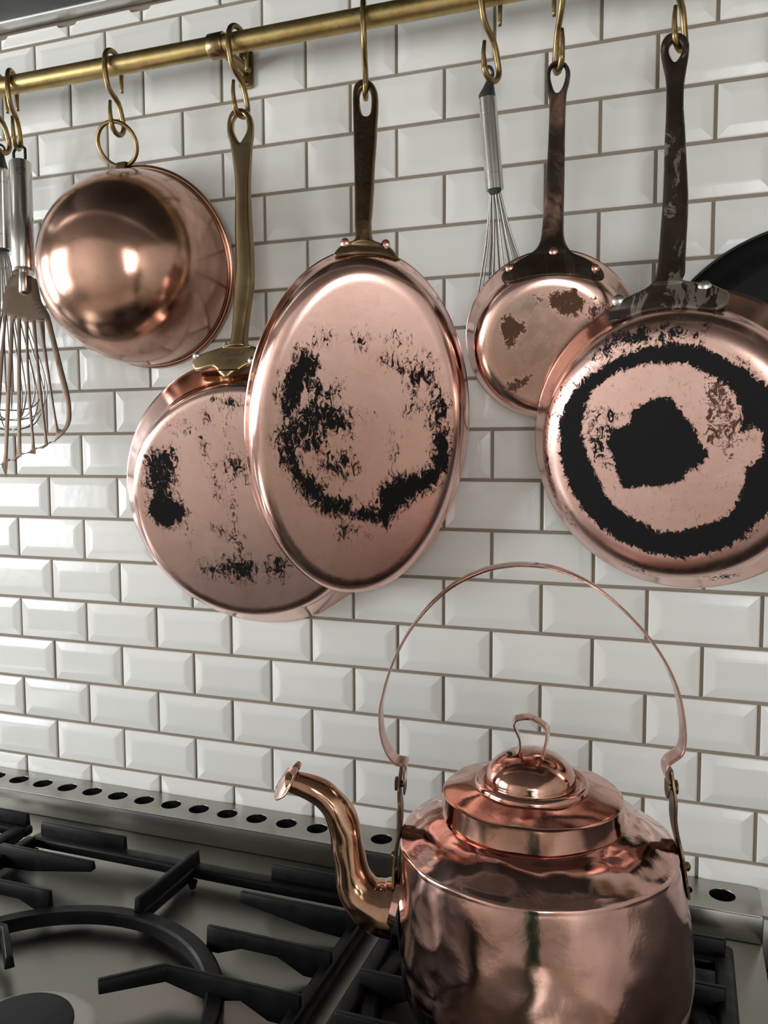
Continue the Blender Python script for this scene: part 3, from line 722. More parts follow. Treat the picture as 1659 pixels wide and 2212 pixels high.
FZ0, FZ1 = 0.929, 0.946
def wok_support():
    cx, cy = 0.4955, -0.555
    o = empty('pan_support', (cx, cy, HOB))
    tag(o, 'black cast-iron pan support with a wide ring, in front of the copper pans', 'pan support', 'pan supports on the hob')
    for s in (1, -1):
        Y = (lambda y: y) if s == 1 else (lambda y: 2*cy-y)
        y0, y1 = sorted((Y(-0.181), Y(-0.2045)))
        box('frame_bar', 0.192, 0.800, y0, y1, FZ0, FZ1, M['iron'], o, 0.005, 3)
        for m_ in (1, -1):
            X = (lambda x: x) if m_ == 1 else (lambda x: 2*cx-x)
            blade(o, [(X(0.2014), Y(-0.184)), (X(0.3656), Y(-0.184))], [FZ0+0.004, FZ0+0.004])
            blade(o, [(X(0.196), Y(-0.267)), (X(0.26), Y(-0.267)), (X(0.371), Y(-0.267))], [FZ0, FZ0+0.004, 0.951])
            blade(o, [(X(0.196), Y(-0.355)), (X(0.232), Y(-0.355)), (X(0.268), Y(-0.355)), (X(0.318), Y(-0.355)), (X(0.352), Y(-0.355)), (X(0.3695), Y(-0.355))], [FZ0, FZ0, 0.946, 0.946, FZ0+0.004, FZ0+0.004])
            blade(o, [(X(0.196), Y(-0.4425)), (X(0.235), Y(-0.4425)), (X(0.27), Y(-0.4425)), (X(0.312), Y(-0.4425)), (X(0.3735), Y(-0.4425)), (X(0.4305), Y(-0.4945))], [FZ0, FZ0, 0.945, FZ0+0.006, 0.945, 0.949])
            if s == 1:
                xs = sorted((X(0.192), X(0.2085)))
                box('frame_bar', xs[0], xs[1], 2*cy+0.2045, -0.2045, FZ0, 0.9505, M['iron'], o, 0.005, 3)
            foot(o, X(0.21), Y(-0.215)); 
        ya, yb = sorted((Y(-0.196), Y(-0.338)))
        box('frame_bar', cx-0.0085, cx+0.0085, ya, yb, FZ0, FZ1, M['iron'], o, 0.004, 3)
        blade(o, [(cx, Y(-0.182)), (cx, Y(-0.332))], [FZ0+0.002, FZ0+0.002], th=0.0115)
        foot(o, cx+0.012, Y(-0.215))
    ring(o, cx, cy, 0.2085, 0.2305, FZ0, FZ1)
    return o
wok_support()
def side_support(cx, label, half=0.2135):
    cy = -0.36
    o = empty('pan_support', (cx, cy, HOB))
    tag(o, label, 'pan support', 'pan supports on the hob')
    yb, yf = -0.163, -0.557
    for y in (yb, yf):
        s = 1 if y == yb else -1
        box('frame_bar', cx-half, cx+half, min(y, y-s*0.0225), max(y, y-s*0.0225), FZ0, FZ1, M['iron'], o, 0.006, 3)
        for m_ in (1, -1):
            blade(o, [(cx+m_*(half-0.008), y-s*0.004), (cx+m_*0.06, y-s*0.004)], [FZ0+0.003, FZ0+0.003])
            blade(o, [(cx+m_*(half-0.012), y-s*0.105), (cx+m_*0.10, y-s*0.105)], [FZ0, 0.948])
            foot(o, cx+m_*(half-0.012), y-s*0.03)
        blade(o, [(cx, y-s*0.003), (cx, y-s*0.085)], [FZ0, 0.946])
    for m_ in (1, -1):
        xs = sorted((cx+m_*half, cx+m_*(half-0.021)))
        box('frame_bar', xs[0], xs[1], yf+0.02, yb-0.02, FZ0, 0.951, M['iron'], o, 0.006, 3)
        blade(o, [(cx+m_*(half-0.010), -0.375), (cx+m_*(half-0.045), -0.375), (cx+m_*(half-0.075), -0.375), (cx+m_*0.085, -0.375)], [FZ0, FZ0, 0.945, 0.947], th=0.0115)
    ring(o, cx, cy, 0.176, 0.196, FZ0, FZ1-0.001)
    return o
side_support(1.043, 'black cast-iron pan support under the copper kettle')
side_support(-0.049, 'black cast-iron pan support cut off by the left edge')
def burner(x, y, r, label):
    o = empty('gas_burner', (x, y, HOB)); tag(o, label, 'burner', 'gas burners')
    P = lambda a, b, c: (x+a, y+b, HOB+c)
    lathe('burner_base', [(0, 0), (r*1.42, 0), (r*1.42, 0.003), (r*1.3, 0.006), (r*0.98, 0.0065), (r*0.95, 0.012), (0, 0.012)], M['alu'], o, 48, P)
    for k in range(24):
        a = 2*PI*k/24
        p = Vector((x+math.cos(a)*r*0.93, y+math.sin(a)*r*0.93, HOB))
        tube('flame_port', [p+Vector((0, 0, 0.011)), p+Vector((0, 0, 0.0132))], 0.0028, M['alu'], o, 6)
    lathe('burner_cap', [(0, 0.018), (r*0.90, 0.018), (r*0.985, 0.0168), (r, 0.0145), (r, 0.0132), (0, 0.0132)], M['cap'], o, 56, P)
    ea = -0.35
    c = Vector((x+math.cos(ea)*r*1.16, y+math.sin(ea)*r*1.16, HOB))
    e = tube('igniter', [c+Vector((0, 0, 0.004)), c+Vector((0, 0, 0.012)), c+Vector((0, 0, 0.0165))], [0.003, 0.003, 0.0008], M['dark'], o, 10)
burner(0.503, -0.556, 0.0575, 'large round burner with matt black cap inside the ring support')
burner(-0.049, -0.36, 0.045, 'round burner under the leftmost pan support')
pl = empty('simmer_plate', (1.043, -0.36, HOB))
tag(pl, 'flat round dark plate on the hob beneath the kettle', 'plate')
lathe('plate', [(0, HOB+0.0016), (0.168, HOB+0.0016), (0.174, HOB+0.003), (0.172, HOB+0.0075), (0.166, HOB+0.0085), (0, HOB+0.0085)], M['cap'], pl, 80, lambda a, b, c: (1.043+a, -0.36+b, c))

# ------------------------------------------------------------------ hanging rail
rail = empty('hanging_rail', (0.75, RAIL[0], RAIL[1]))
tag(rail, 'round brushed brass rail running across the tiled wall', 'rail')
tube('tube', [(-0.30, *RAIL), (1.95, *RAIL)], 0.0148, M['brass'], rail, 32)
for x in (-0.30, 1.95):
    s = -1 if x < 0 else 1
    tube('end_cap', [(x-s*0.012, *RAIL), (x+s*0.010, *RAIL)], 0.0175, M['brass'], rail, 32)
for bx in (0.5065, 1.46):
    br = empty('bracket', (bx, -0.05, RAIL[1]), rail)
    tube('collar', [(bx-0.0128, *RAIL), (bx-0.0115, *RAIL), (bx+0.0115, *RAIL), (bx+0.0128, *RAIL)], [0.0172, 0.0182, 0.0182, 0.0172], M['handle_brass'], br, 32, smooth=40)
    tube('arm', [(bx, RAIL[0]+0.012, RAIL[1]), (bx, -0.014, RAIL[1]), (bx, -0.0095, RAIL[1])], [0.0082, 0.0082, 0.0105], M['handle_brass'], br, 20)
    pts = []
    for sx, sz, a0 in ((1, 1, 0), (-1, 1, PI/2), (-1, -1, PI), (1, -1, 1.5*PI)):
        for k in range(6):
            a = a0+PI/2*k/5
            pts.append((sx*0.0068+0.006*math.cos(a), sz*0.0235+0.006*math.sin(a)))
    prism('foot_plate', pts, 0.0, 0.0035, M['handle_brass'], br, 0.0008, (lambda bx: lambda a, b, c: (bx+a, -0.0062-c, RAIL[1]+b))(bx))
    for dz in (0.0205, -0.0205):
        s = lathe('screw', [(0, 0.0016), (0.003, 0.0014), (0.0048, 0.0004), (0.0048, -0.001), (0, -0.001)], M['handle_brass'], br, 20,
                  (lambda bx, dz: lambda a, b, c: (bx+a, -0.0095-c, RAIL[1]+dz+b))(bx, dz))
        for k in range(2):
            a = PI/4+PI/2*k
            d = Vector((math.cos(a), 0, math.sin(a)))*0.003
            c = Vector((bx, -0.0112, RAIL[1]+dz))
            tube('screw_slot', [c-d, c+d], 0.0005, M['engrave'], s, 6)

# S hooks ------------------------------------------------------------------------
HOOK_LABELS = ['brass S-hook at the far left edge holding the whisk', 'brass S-hook holding the slotted spatula',
    'brass S-hook holding the ring of the copper bowl', 'brass S-hook beside the rail bracket',
    'brass S-hook seen edge-on above the oval pan', 'brass S-hook holding the whisk with the charcoal tip',
    'brass S-hook holding the small saucepan', 'brass S-hook holding the large blackened frying pan',
    'brass S-hook holding the black non-stick pan']
def s_hook(x, zb, th, label):
    o = empty('s_hook', (x, RAIL[0], RAIL[1])); tag(o, label, 'hook', 'brass S-hooks on the rail')
    zr = RAIL[1]; R1 = 0.0210; R2 = 0.0165; zc = zb+0.0040+R2
    pts = [(0.0215, zr-0.034), (0.0205, zr-0.018)]
    for k in range(9):
        a = PI*k/8
        pts.append((R1*math.cos(a), zr+0.001+R1*math.sin(a)))
    pts += [(-R1, zr-0.018), (-0.0125, zr-0.040), (0.010, zc+0.034), (0.0205, zc+0.012)]
    for k in range(0, 9):
        a = -PI*k/8
        pts.append((0.007+R2*math.cos(a), zc+R2*math.sin(a)))
    pts += [(-0.0115, zc+0.014), (-0.0105, zc+0.030)]
    path = spline(pts, 3)
    out = []
    for d, z in path:
        t = min(max((z-(zc+0.015))/((zr-0.022)-(zc+0.015)), 0), 1)       # 0 at the lower loop, 1 at the rail
        a = th
        f = Vector((math.sin(a), -math.cos(a), 0))
        c = Vector((x, RAIL[0]+0.007*(1-t), z))
        out.append(c-f*(d-0.007*(1-t)))
    n = len(out)
    rad = [0.0042*min(1, 0.6+0.4*min(i, n-1-i)/8) for i in range(n)]
    tube('wire', out, rad, M['hook'], o, 12, 179)
for (x, z, th), lab in zip(DATA['hooks'], HOOK_LABELS):
    s_hook(x, z, max(-0.42, min(0.42, th)), lab)

# ------------------------------------------------------------------ copper pans
def axes(al, be, ga=0.0):
    u = np.array([math.cos(be), math.sin(be), 0]); n0 = np.array([math.sin(be), -math.cos(be), 0])
    v = np.array([0, 0, 1.0])*math.cos(al)+n0*math.sin(al)
    n = np.cross(u, v)
    return u*math.cos(ga)+v*math.sin(ga), v*math.cos(ga)-u*math.sin(ga), n

def poly_sd(P, poly):
    """signed distance (positive inside) of points P (n,2) to a polygon"""
    A = np.array(poly, float); B = np.roll(A, -1, 0)
    d = np.full(len(P), 1e9); ins = np.zeros(len(P), bool)
    for a, b in zip(A, B):
        ab = b-a; t = np.clip(((P-a)@ab)/max(ab@ab, 1e-12), 0, 1)
        d = np.minimum(d, np.hypot(*(P-a-t[:, None]*ab).T))
        c = (a[1] > P[:, 1]) != (b[1] > P[:, 1])
        xi = a[0]+(P[:, 1]-a[1])*(b[0]-a[0])/((b[1]-a[1]) if abs(b[1]-a[1]) > 1e-12 else 1e-12)
        ins ^= c & (P[:, 0] < xi)
    return np.where(ins, d, -d)

def fields(me, loc, marks, soft, flat):
    P = np.array(loc)[:, :2]
    F = {0: np.zeros(len(P)), 1: np.zeros(len(P)), 2: np.zeros(len(P))}
    for mk in marks:
        sd = poly_sd(P, mk[2])
        s = soft*(1.0 if mk[1] > 0.95 else 1.4)
        v = np.clip(0.5+sd/(2*s), 0, 1)
        if len(mk) > 3: v = np.minimum(v, np.clip(0.5-poly_sd(P, mk[3])/(2*s), 0, 1))
        F[mk[0]] = np.maximum(F[mk[0]], v*mk[1])
    for nm, arr in (('soot', F[0]), ('brown', F[1]), ('verd', F[2]), ('flat', np.array(flat, float))):
        a = me.attributes.new(nm, 'FLOAT', 'POINT'); a.data.foreach_set('value', arr.astype(np.float32))

def copper_pan(name, key, label, mat, soft=0.010, th=0.0025, dent=0.0):
    d = DATA['pans'][key]
    c = np.array(d['c']); u, v, n = axes(d['al'], d['be'], d['ga'])
    R0, wall, rc, h, dB = d['R0'], d['wall'], d['rc'], d['h'], d['dB']
    R1 = R0+rc+wall
    prof = []          # (radius, height from the rim plane, flatness)
    nb = 58
    for i in range(nb+1):
        t = i/nb
        prof.append((R0*t if i else 0.0, h-0.0012*t*t, 1.0 if t < 0.985 else 0.75))
    for k in range(1, 9):
        a = PI/2*(1-k/8)
        prof.append((R0+rc*math.cos(a), h-0.0012-rc+rc*math.sin(a), max(0, 0.75-k/5)))
    for k in range(1, 9):
        t = k/8
        prof.append((R0+rc+wall*t, (h-rc-0.0012)*(1-t), 0))
    prof += [(R1+0.0012, -0.0010, 0), (R1+0.0006, -0.0022, 0), (R1-th, -0.0020, 0)]
    for k in range(1, 5):
        t = k/4
        prof.append((R0+rc-th+wall*(1-t), (h-rc)*t, 0))
    prof += [(R0+rc*0.5-th, h-rc*0.25-th, 0), (R0-th, h-th-0.001, 0), (0.0, h-th-0.001, 0)]
    seg = 200
    V, F, loc, flat = [], [], [], []
    idx = []
    for r, hh, fl in prof:
        if r < 1e-6:
            idx.append([len(V)]); V.append(tuple(c+n*hh)); loc.append((0, 0)); flat.append(fl)
        else:
            idx.append(list(range(len(V), len(V)+seg)))
            for k in range(seg):
                a = 2*PI*k/seg
                ra = r; rb = r+dB*min(1, r/R0)
                p = (ra*math.cos(a), rb*math.sin(a))
                V.append(tuple(c+u*p[0]+v*p[1]+n*hh)); loc.append(p); flat.append(fl)
    for A, B in zip(idx[:-1], idx[1:]):
        for k in range(seg):
            l = (k+1) % seg
            if len(A) == 1: F.append((A[0], B[k], B[l]))
            elif len(B) == 1: F.append((A[k], B[0], A[l]))
            else: F.append((A[k], B[k], B[l], A[l]))
    o = empty(name, tuple(c)); tag(o, label, 'pan', 'copper pans hanging from the rail')
    me = bpy.data.meshes.new('body'); me.from_pydata(V, [], F); me.update()
    fields(me, loc, STAINS.get(key, []), soft, flat)
    mesh_obj('body', me, mat, o, 60)
    return o

def handle(parent, key, mat, rivet, thick=0.0035, bev=0.0038, rr=0.006, n=3, dome=0.003):
    d = DATA['hand'][key]
    kz = [k[0] for k in d['kn']][::-1]; kyv = [k[1] for k in d['kn']][::-1]
    def Y(x, z):
        wgt = min(max((d['fade'][0]-z)/(d['fade'][0]-d['fade'][1]), 0), 1)
        return float(np.mean(np.interp([z-0.04, z-0.02, z, z+0.02, z+0.04], kz, kyv))) + wgt*(d['tilt']*(x-d['xc'])+d['k']*(x-d['xc'])**2)
    me = curve_fill(smooth_loop(d['o'], n), [smooth_loop(d['h'], 4)], thick*0.5, bev, 3)
    bm = remeshed(me, 0.0013, 4)
    ha = empty('handle', (d['xc'], Y(d['xc'], 1.85), 1.85), parent)
    OA = np.array(smooth_loop(d['o'], n)); OB = np.roll(OA, -1, 0)
    zmin, zmax = OA[:, 1].min(), OA[:, 1].max()
    span = {}
    for k in range(241):                     # left and right edge of the outline at each height
        z = zmin+(zmax-zmin)*k/240
        hit = (OA[:, 1] > z) != (OB[:, 1] > z)
        if hit.any():
            a, b = OA[hit], OB[hit]
            xs = a[:, 0]+(z-a[:, 1])*(b[:, 0]-a[:, 0])/(b[:, 1]-a[:, 1])
            span[k] = (xs.min(), xs.max())
    for vtx in bm.verts:
        x, z, t = vtx.co
        k = int(round((z-zmin)/(zmax-zmin)*240))
        if k in span and t > 0:
            a, b = span[k]; hw = (b-a)/2
            wide = min(max((0.060-2*hw)/0.020, 0), 1)*min(max((zmax-0.055-z)/0.12, 0), 1)
            t += dome*wide*math.sqrt(max(0, 1-((x-(a+b)/2)/hw)**2))
        vtx.co = Vector((x, Y(x, z)-t, z))
    hb = from_bm('grip', bm, mat, ha, 179)
    front = thick*0.5+bev
    for x, z, y in d['riv']:
        c = Vector((x, Y(x, z)-front, z))
        lathe('rivet', [(0, 0.0026), (rr*0.45, 0.0023), (rr*0.8, 0.0013), (rr, 0.0), (rr*0.95, -0.003), (0, -0.003)], rivet, ha, 20,
              lambda a, b, hh: (c.x+a, c.y-hh, c.z+b))
    return ha, Y, front

p1 = copper_pan('copper_saute_pan', 'pan1', 'round copper pan with long brass handle, partly behind the oval pan', M['pan1'])
h1, Y1, fr1 = handle(p1, 'pan1', M['handle_brass'], M['rivet_steel'], dome=0.0055)
ov = copper_pan('oval_copper_pan', 'oval', 'large oval copper pan with sooty patches and brown bronze handle', M['oval'])
handle(ov, 'oval', M['handle_bronze'], M['rivet_copper'], rr=0.0065, dome=0.0035)
sm = copper_pan('copper_saucepan', 'small', 'small round copper pan with brown scorch spots and riveted iron handle', M['small'], 0.006)
handle(sm, 'small', M['iron_small'], M['rivet_copper'], rr=0.0062)
bg = copper_pan('copper_frying_pan', 'big', 'large copper frying pan with black burnt ring and black centre', M['big'], 0.0065)
handle(bg, 'big', M['iron_big'], M['rivet_steel'], rr=0.0075, thick=0.005, bev=0.0045, dome=0.004)

# the maker's words cast into the brass handle
def text_on(parent, body, x, z, size, Yf, front, mat, shear=0.0):
    cu = bpy.data.curves.new('lettering', 'FONT'); cu.body = body; cu.size = size; cu.align_x = 'CENTER'
    cu.extrude = 0.0002; cu.shear = shear
    ob = bpy.data.objects.new('lettering', cu); COL.objects.link(ob)
    dg = bpy.context.evaluated_depsgraph_get()
    me = bpy.data.meshes.new_from_object(ob.evaluated_get(dg), depsgraph=dg)
    bpy.data.objects.remove(ob); bpy.data.curves.remove(cu)
    for v in me.vertices:
        a, b, c = v.co
        v.co = (x+a, Yf(x+a, z+b)-front-0.00005-c, z+b)
    return mesh_obj('lettering', me, mat, parent)
text_on(h1, 'Mauviel', 0.5490, 1.7145, 0.0125, Y1, fr1, M['engrave'], 0.25)
text_on(h1, '- 1830 -', 0.5485, 1.7040, 0.0095, Y1, fr1, M['engrave'], 0.25)

# ------------------------------------------------------------------ copper bowl
bd = DATA['bowl']
bc = np.array(bd['c']); bu, bv, bn = axes(bd['al'], bd['be'])
bowl = empty('copper_bowl', tuple(bc))
tag(bowl, 'polished round-bottomed copper bowl hanging by a brass ring', 'bowl')
BR = bd['r']-0.003
prof = []
for k in range(46):
    a = PI/2*k/45
    prof.append((BR*max(math.cos(a), 0)**0.78 if k < 45 else 0.0, 0.172*math.sin(a)))
prof = prof[::-1]
prof += [(BR+0.0020+0.0052*math.cos(t), -0.0035+0.0052*math.sin(t)) for t in [PI*0.85-PI*1.7*j/14 for j in range(15)]]
prof += [((BR-0.003)*math.cos(PI/2*k/30)**0.78 if k < 30 else 0.0, 0.169*math.sin(PI/2*k/30)) for k in range(1, 31)]
V, F = lathe_data(prof, 160, lambda a, b, h: tuple(bc+bu*a+bv*b+bn*h))
me = bpy.data.meshes.new('body'); me.from_pydata(V, [], F); me.update()
bm = bmesh.new(); bm.from_mesh(me); bmesh.ops.recalc_face_normals(bm, faces=bm.faces); bm.to_mesh(me); bm.free()
for nm in ('soot', 'brown', 'verd', 'flat'):
    me.attributes.new(nm, 'FLOAT', 'POINT')
mesh_obj('body', me, M['bowl'], bowl, 60)
top = Vector(bc+bv*(BR+0.002))
rc_ = Vector((0.3150, -0.0900, 2.0675)); rr_ = 0.0335
base = Vector((top.x-0.012, top.y-0.004, top.z))
upv = (rc_-Vector((rc_.x, base.y, base.z))).normalized(); sd = Vector((1, 0.12, 0)).normalized()
tube('hanging_ring', [rc_+sd*math.cos(2*PI*k/48)*rr_+upv*math.sin(2*PI*k/48)*rr_ for k in range(48)], 0.0033, M['hook'], bowl, 12, 179, closed=True)
rb = rc_-upv*rr_
tube('ring_strap', [rb+Vector((0.0, -0.0072, -0.014)), rb+Vector((0, -0.0064, -0.003)), rb+Vector((0, -0.0040, 0.0050)), rb+Vector((0, 0.002, 0.0058)), rb+Vector((0, 0.006, 0.001)), rb+Vector((0, 0.0065, -0.008)), rb+Vector((0, 0.006, -0.014))],
     1.0, M['handle_brass'], bowl, 16, 40, flat=(0.0088, 0.0010), up=(1, 0, 0))

# ------------------------------------------------------------------ black frying pan at the right edge
bp = empty('black_frying_pan', (1.346, -0.03, 1.649))
tag(bp, 'black non-stick frying pan behind the burnt copper frying pan', 'pan')
def bpp(a, b, c): return (1.352+a, -0.0075-c, 1.647+b)
lathe('body', [(0, 0.030), (0.175, 0.030), (0.188, 0.028), (0.205, 0.016), (0.218, 0.004), (0.2235, 0.001), (0.2265, 0.0015), (0.2268, -0.0002), (0.224, -0.0008), (0.214, 0.001), (0.186, 0.024), (0.172, 0.026), (0, 0.026)],
      M['nonstick'], bp, 120, lambda a, b, c: (1.352+a, -0.009-c, 1.647+b))
tube('handle', spline([(1.345, -0.020, 1.865), (1.333, -0.050, 1.91), (1.322, -0.075, 1.98), (1.312, -0.086, 2.05)], 6), 1.0, M['plastic'], bp, 16, 50, flat=(0.014, 0.006), up=(1, 0, 0))
tube('hanging_loop', [(1.309+0.009*math.cos(2*PI*k/24), -0.088, 2.0715+0.0175*math.sin(2*PI*k/24)) for k in range(24)], 0.003, M['plastic'], bp, 10, 179, closed=True)

# ------------------------------------------------------------------ whisks
def whisk(x0, z0, x1, z1, r, yk, zbot, bulb, flatten, loops, label, capcol, lean=0.0):
    """handle from (x0,z0) down to (x1,z1); wire loops down to zbot with given bulb radius"""
    Yf = lambda z: float(np.interp(z, [k[1] for k in yk][::-1], [k[0] for k in yk][::-1]))
    o = empty('whisk', (x1, Yf(zbot), zbot)); tag(o, label, 'whisk', 'balloon whisks on the rail')
    a = Vector((x0, Yf(z0), z0)); b = Vector((x1, Yf(z1), z1))
    ax = (b-a).normalized()
    hp = [a, a+(b-a)*0.005, a+(b-a)*0.17, a+(b-a)*0.173, a+(b-a)*0.18, a+(b-a)*0.183, a+(b-a)*0.82, a+(b-a)*0.823, a+(b-a)*0.83, a+(b-a)*0.833, a+(b-a)*0.995, b]
    hr = [r*0.95, r, r, r*0.96, r*0.96, r, r, r*0.96, r*0.96, r, r, r*0.93]
    tube('handle', hp, hr, M['utensil'], o, 32, 35)
    tube('end_plug', [b-ax*0.004, b+ax*0.006], [r*0.86, r*0.55], M['plastic'], o, 24, 35)
    # charcoal cap tapering to an eye on one side
    e = a-ax*0.030+Vector((0.006, 0, 0))
    tube('cap', [a+ax*0.001, a-ax*0.003, a-ax*0.012+Vector((0.003, 0, 0)), a-ax*0.022+Vector((0.0055, 0, 0)), e], [r*0.97, r*0.95, r*0.66, r*0.40, r*0.30], M['plastic'], o, 24, 60)
    tube('eye', [e+Vector((0.007*math.cos(2*PI*k/20)*0.4, 0.007*math.cos(2*PI*k/20), 0.0035+0.007*math.sin(2*PI*k/20))) for k in range(20)], 0.0022, M['plastic'], o, 8, 179, closed=True)
    L = z1-zbot
    for k in range(loops):
        th = PI*k/loops+0.2
        dep = L*(1-0.055*(k % 3))
        path = []
        prof_ = [(0.55*r, 0.0), (0.62*r, 0.03), (0.30*bulb+0.3*r, 0.28), (0.68*bulb, 0.52), (0.95*bulb, 0.74), (0.97*bulb, 0.86), (0.70*bulb, 0.965), (0.30*bulb, 0.997)]
        full_ = prof_ + [(0.0, 1.0)] + [(-p, q) for p, q in prof_[::-1]]
        for p, q in full_:
            z = z1-dep*q
            cx = x1+lean*q
            path.append(Vector((cx+p*math.cos(th), Yf(z)+p*math.sin(th)*flatten, z)))
        tube('wire', spline(path, 4), 0.00135, M['wire'], o, 6, 179)
    return o
whisk(0.0655, 2.0575, 0.0640, 1.923, 0.0172, [(-0.086, 2.10), (-0.082, 1.92), (-0.070, 1.62)], 1.613, 0.068, 0.82, 8, 'large steel balloon whisk at the left edge behind the spatula', None, -0.006)
whisk(0.9210, 2.0555, 0.9310, 1.9330, 0.0124, [(-0.088, 2.10), (-0.080, 1.93), (-0.050, 1.80), (-0.036, 1.70)], 1.695, 0.050, 0.45, 6, 'slim steel whisk with charcoal tip, between oval pan and small saucepan', None, 0.012)

# ------------------------------------------------------------------ slotted spatula
sp = DATA['spat']
def SY_(z): return -0.09-(2.07-z)*(0.07/0.52)
spat = empty('slotted_spatula', (sp[10][0], SY_(sp[10][1]), sp[10][1]))
tag(spat, 'steel slotted spatula with a slanted blade hanging at the left', 'spatula')
me = curve_fill(smooth_loop(DATA['blade'], 3), [smooth_loop(s, 3) for s in DATA['slots']], 0.0003, 0.0005, 1)
bm = refine(me, 0.02)
for v in bm.verts:
    x, z, t = v.co
    v.co = Vector((x, SY_(z)-t-0.06*max(0, 0.02-(1.87-z)) , z))
from_bm('blade', bm, M['blade'], spat, 35)
ht = Vector((sp[0][0], SY_(sp[0][1]), sp[0][1])); hb_ = Vector((sp[1][0], SY_(sp[1][1]), sp[1][1]))
dv = hb_-ht
rh = 0.0180
tube('handle', [ht, ht+dv*0.006, ht+dv*0.5, ht+dv*0.99, hb_], [rh*0.94, rh, rh*1.0, rh*0.98, rh*0.9], M['utensil'], spat, 32, 40)
tube('collar', [hb_-dv.normalized()*0.003, hb_+dv.normalized()*0.002], [rh*1.0, rh*0.97], M['utensil'], spat, 32, 35)
t0 = Vector((sp[9][0], SY_(sp[9][1])-0.003, sp[9][1])); t1 = Vector((sp[10][0], SY_(sp[10][1])-0.003, sp[10][1]))
tube('tang', [t0, t0+(t1-t0)*0.9, t0+(t1-t0)*0.97, t1], [0.0075, 0.0078, 0.0062, 0.002], M['utensil'], spat, 20, 60)
lp = [Vector((sp[7][0], ht.y, ht.z-0.003)), Vector((sp[7][0]-0.0005, ht.y, ht.z+0.018))]
w2 = sp[8][0]-sp[7][0]
for k in range(1, 8):
    a = PI-PI*k/8
    lp.append(Vector((sp[7][0]+w2/2+w2/2*math.cos(a), ht.y+0.001, ht.z+0.019+0.0085*math.sin(a))))
lp += [Vector((sp[8][0], ht.y, ht.z+0.018)), Vector((sp[8][0], ht.y, ht.z-0.003))]
tube('hanging_loop', lp, 0.0024, M['dark'], spat, 12, 179)
# worn small stamp on the handle: two short rows and a square mark
ex = (Vector((1.19, -1.25, 0))-Vector((ht.x, ht.y, 0))).normalized(); sxv = Vector((-ex.y, ex.x, 0))
def mark(dx, dz, w_, h_):
    ang = dx/rh
    c = ht+dv.normalized()*dz + (ex*math.cos(ang)+sxv*math.sin(ang))*(rh*1.003)
    s = (sxv*math.cos(ang)-ex*math.sin(ang))*w_/2; t = dv.normalized()*h_/2
    nn = (ex*math.cos(ang)+sxv*math.sin(ang))*0.0002
    V = [c-s-t+nn, c+s-t+nn, c+s+t+nn, c-s+t+nn, c-s-t-nn*3, c+s-t-nn*3, c+s+t-nn*3, c-s+t-nn*3]
    from_py('stamp', V, [(0, 1, 2, 3), (7, 6, 5, 4), (0, 4, 5, 1), (1, 5, 6, 2), (2, 6, 7, 3), (3, 7, 4, 0)], M['engrave'], spat)
for row, z_ in enumerate((0.0145, 0.0185)):
    for k in range(6):
        mark(-0.0065+k*0.0026, z_, 0.0017 if (k+row) % 3 else 0.0010, 0.0022)
for a, b, c, d in ((0.0, 0.0228, 0.0034, 0.0005), (0.0, 0.0258, 0.0034, 0.0005), (-0.0016, 0.0243, 0.0005, 0.0034), (0.0016, 0.0243, 0.0005, 0.0034)):
    mark(a-0.001, b, c, d)

# ------------------------------------------------------------------ copper kettle
KX, KY, PHI = 1.044, -0.40, 0.22
KE = Vector((math.cos(PHI), math.sin(PHI), 0)); KN = Vector((math.sin(PHI), -math.cos(PHI), 0))
def kc(z): return 0.018-0.062*(z-GRATE)           # the old body leans a little
def kpos(s, z, off=0.0): return Vector((KX, KY, 0))+KE*s+KN*off+Vector((0, 0, z))
def klathe(a, b, z): return kpos(kc(z)+a, z, b)
kettle = empty('copper_kettle', (KX, KY, GRATE))
tag(kettle, 'large dented copper kettle with a tall bail handle on the hob', 'kettle')
prof = [(0.0, GRATE+0.0005), (0.110, GRATE+0.0005), (0.126, GRATE+0.002), (0.1335, GRATE+0.008), (0.1375, 0.982), (0.1435, 0.995), (0.1478, 1.010), (0.1503, 1.025), (0.1517, 1.041), (0.1520, 1.060), (0.1514, 1.080), (0.1500, 1.100), (0.1482, 1.120), (0.1462, 1.140), (0.1442, 1.158), (0.1430, 1.1665)]
pp = spline([(r, z) for r, z in prof[3:]], 4)
body_prof = prof[:3]+[tuple(q) for q in pp]+[(0.1432, 1.1680), (0.1424, 1.1700), (0.1405, 1.1714)]+[(0.1405+(0.0950-0.1405)*t, 1.1714+(1.1930-1.1714)*t+0.0035*math.sin(PI*t)) for t in [k/14 for k in range(1, 15)]]+[(0.0925, 1.1945), (0.0, 1.1945)]
V, F = lathe_data(body_prof, 180, klathe)
from mathutils import noise as mn
for i, v in enumerate(V):
    v = Vector(v)
    c = kpos(kc(v.z), v.z); d = (v-c); r = d.length
    if r > 0.1:
        k = mn.noise(v*13.0)*0.0026+mn.noise(v*34.0+Vector((3, 1, 7)))*0.0014+mn.noise(v*75.0)*0.00022
        kz = 0.8 if v.z > 1.172 else 0.0
        V[i] = v+d.normalized()*k*(1-kz)+Vector((0, 0, kz*(mn.noise(v*24)*0.0034+mn.noise(v*55)*0.0012)))
    else: V[i] = v
kb = bmesh.new(); vs = [kb.verts.new(v) for v in V]
for f in F: kb.faces.new([vs[i] for i in f])
ko = from_bm('body', kb, M['kettle'], kettle, 50)
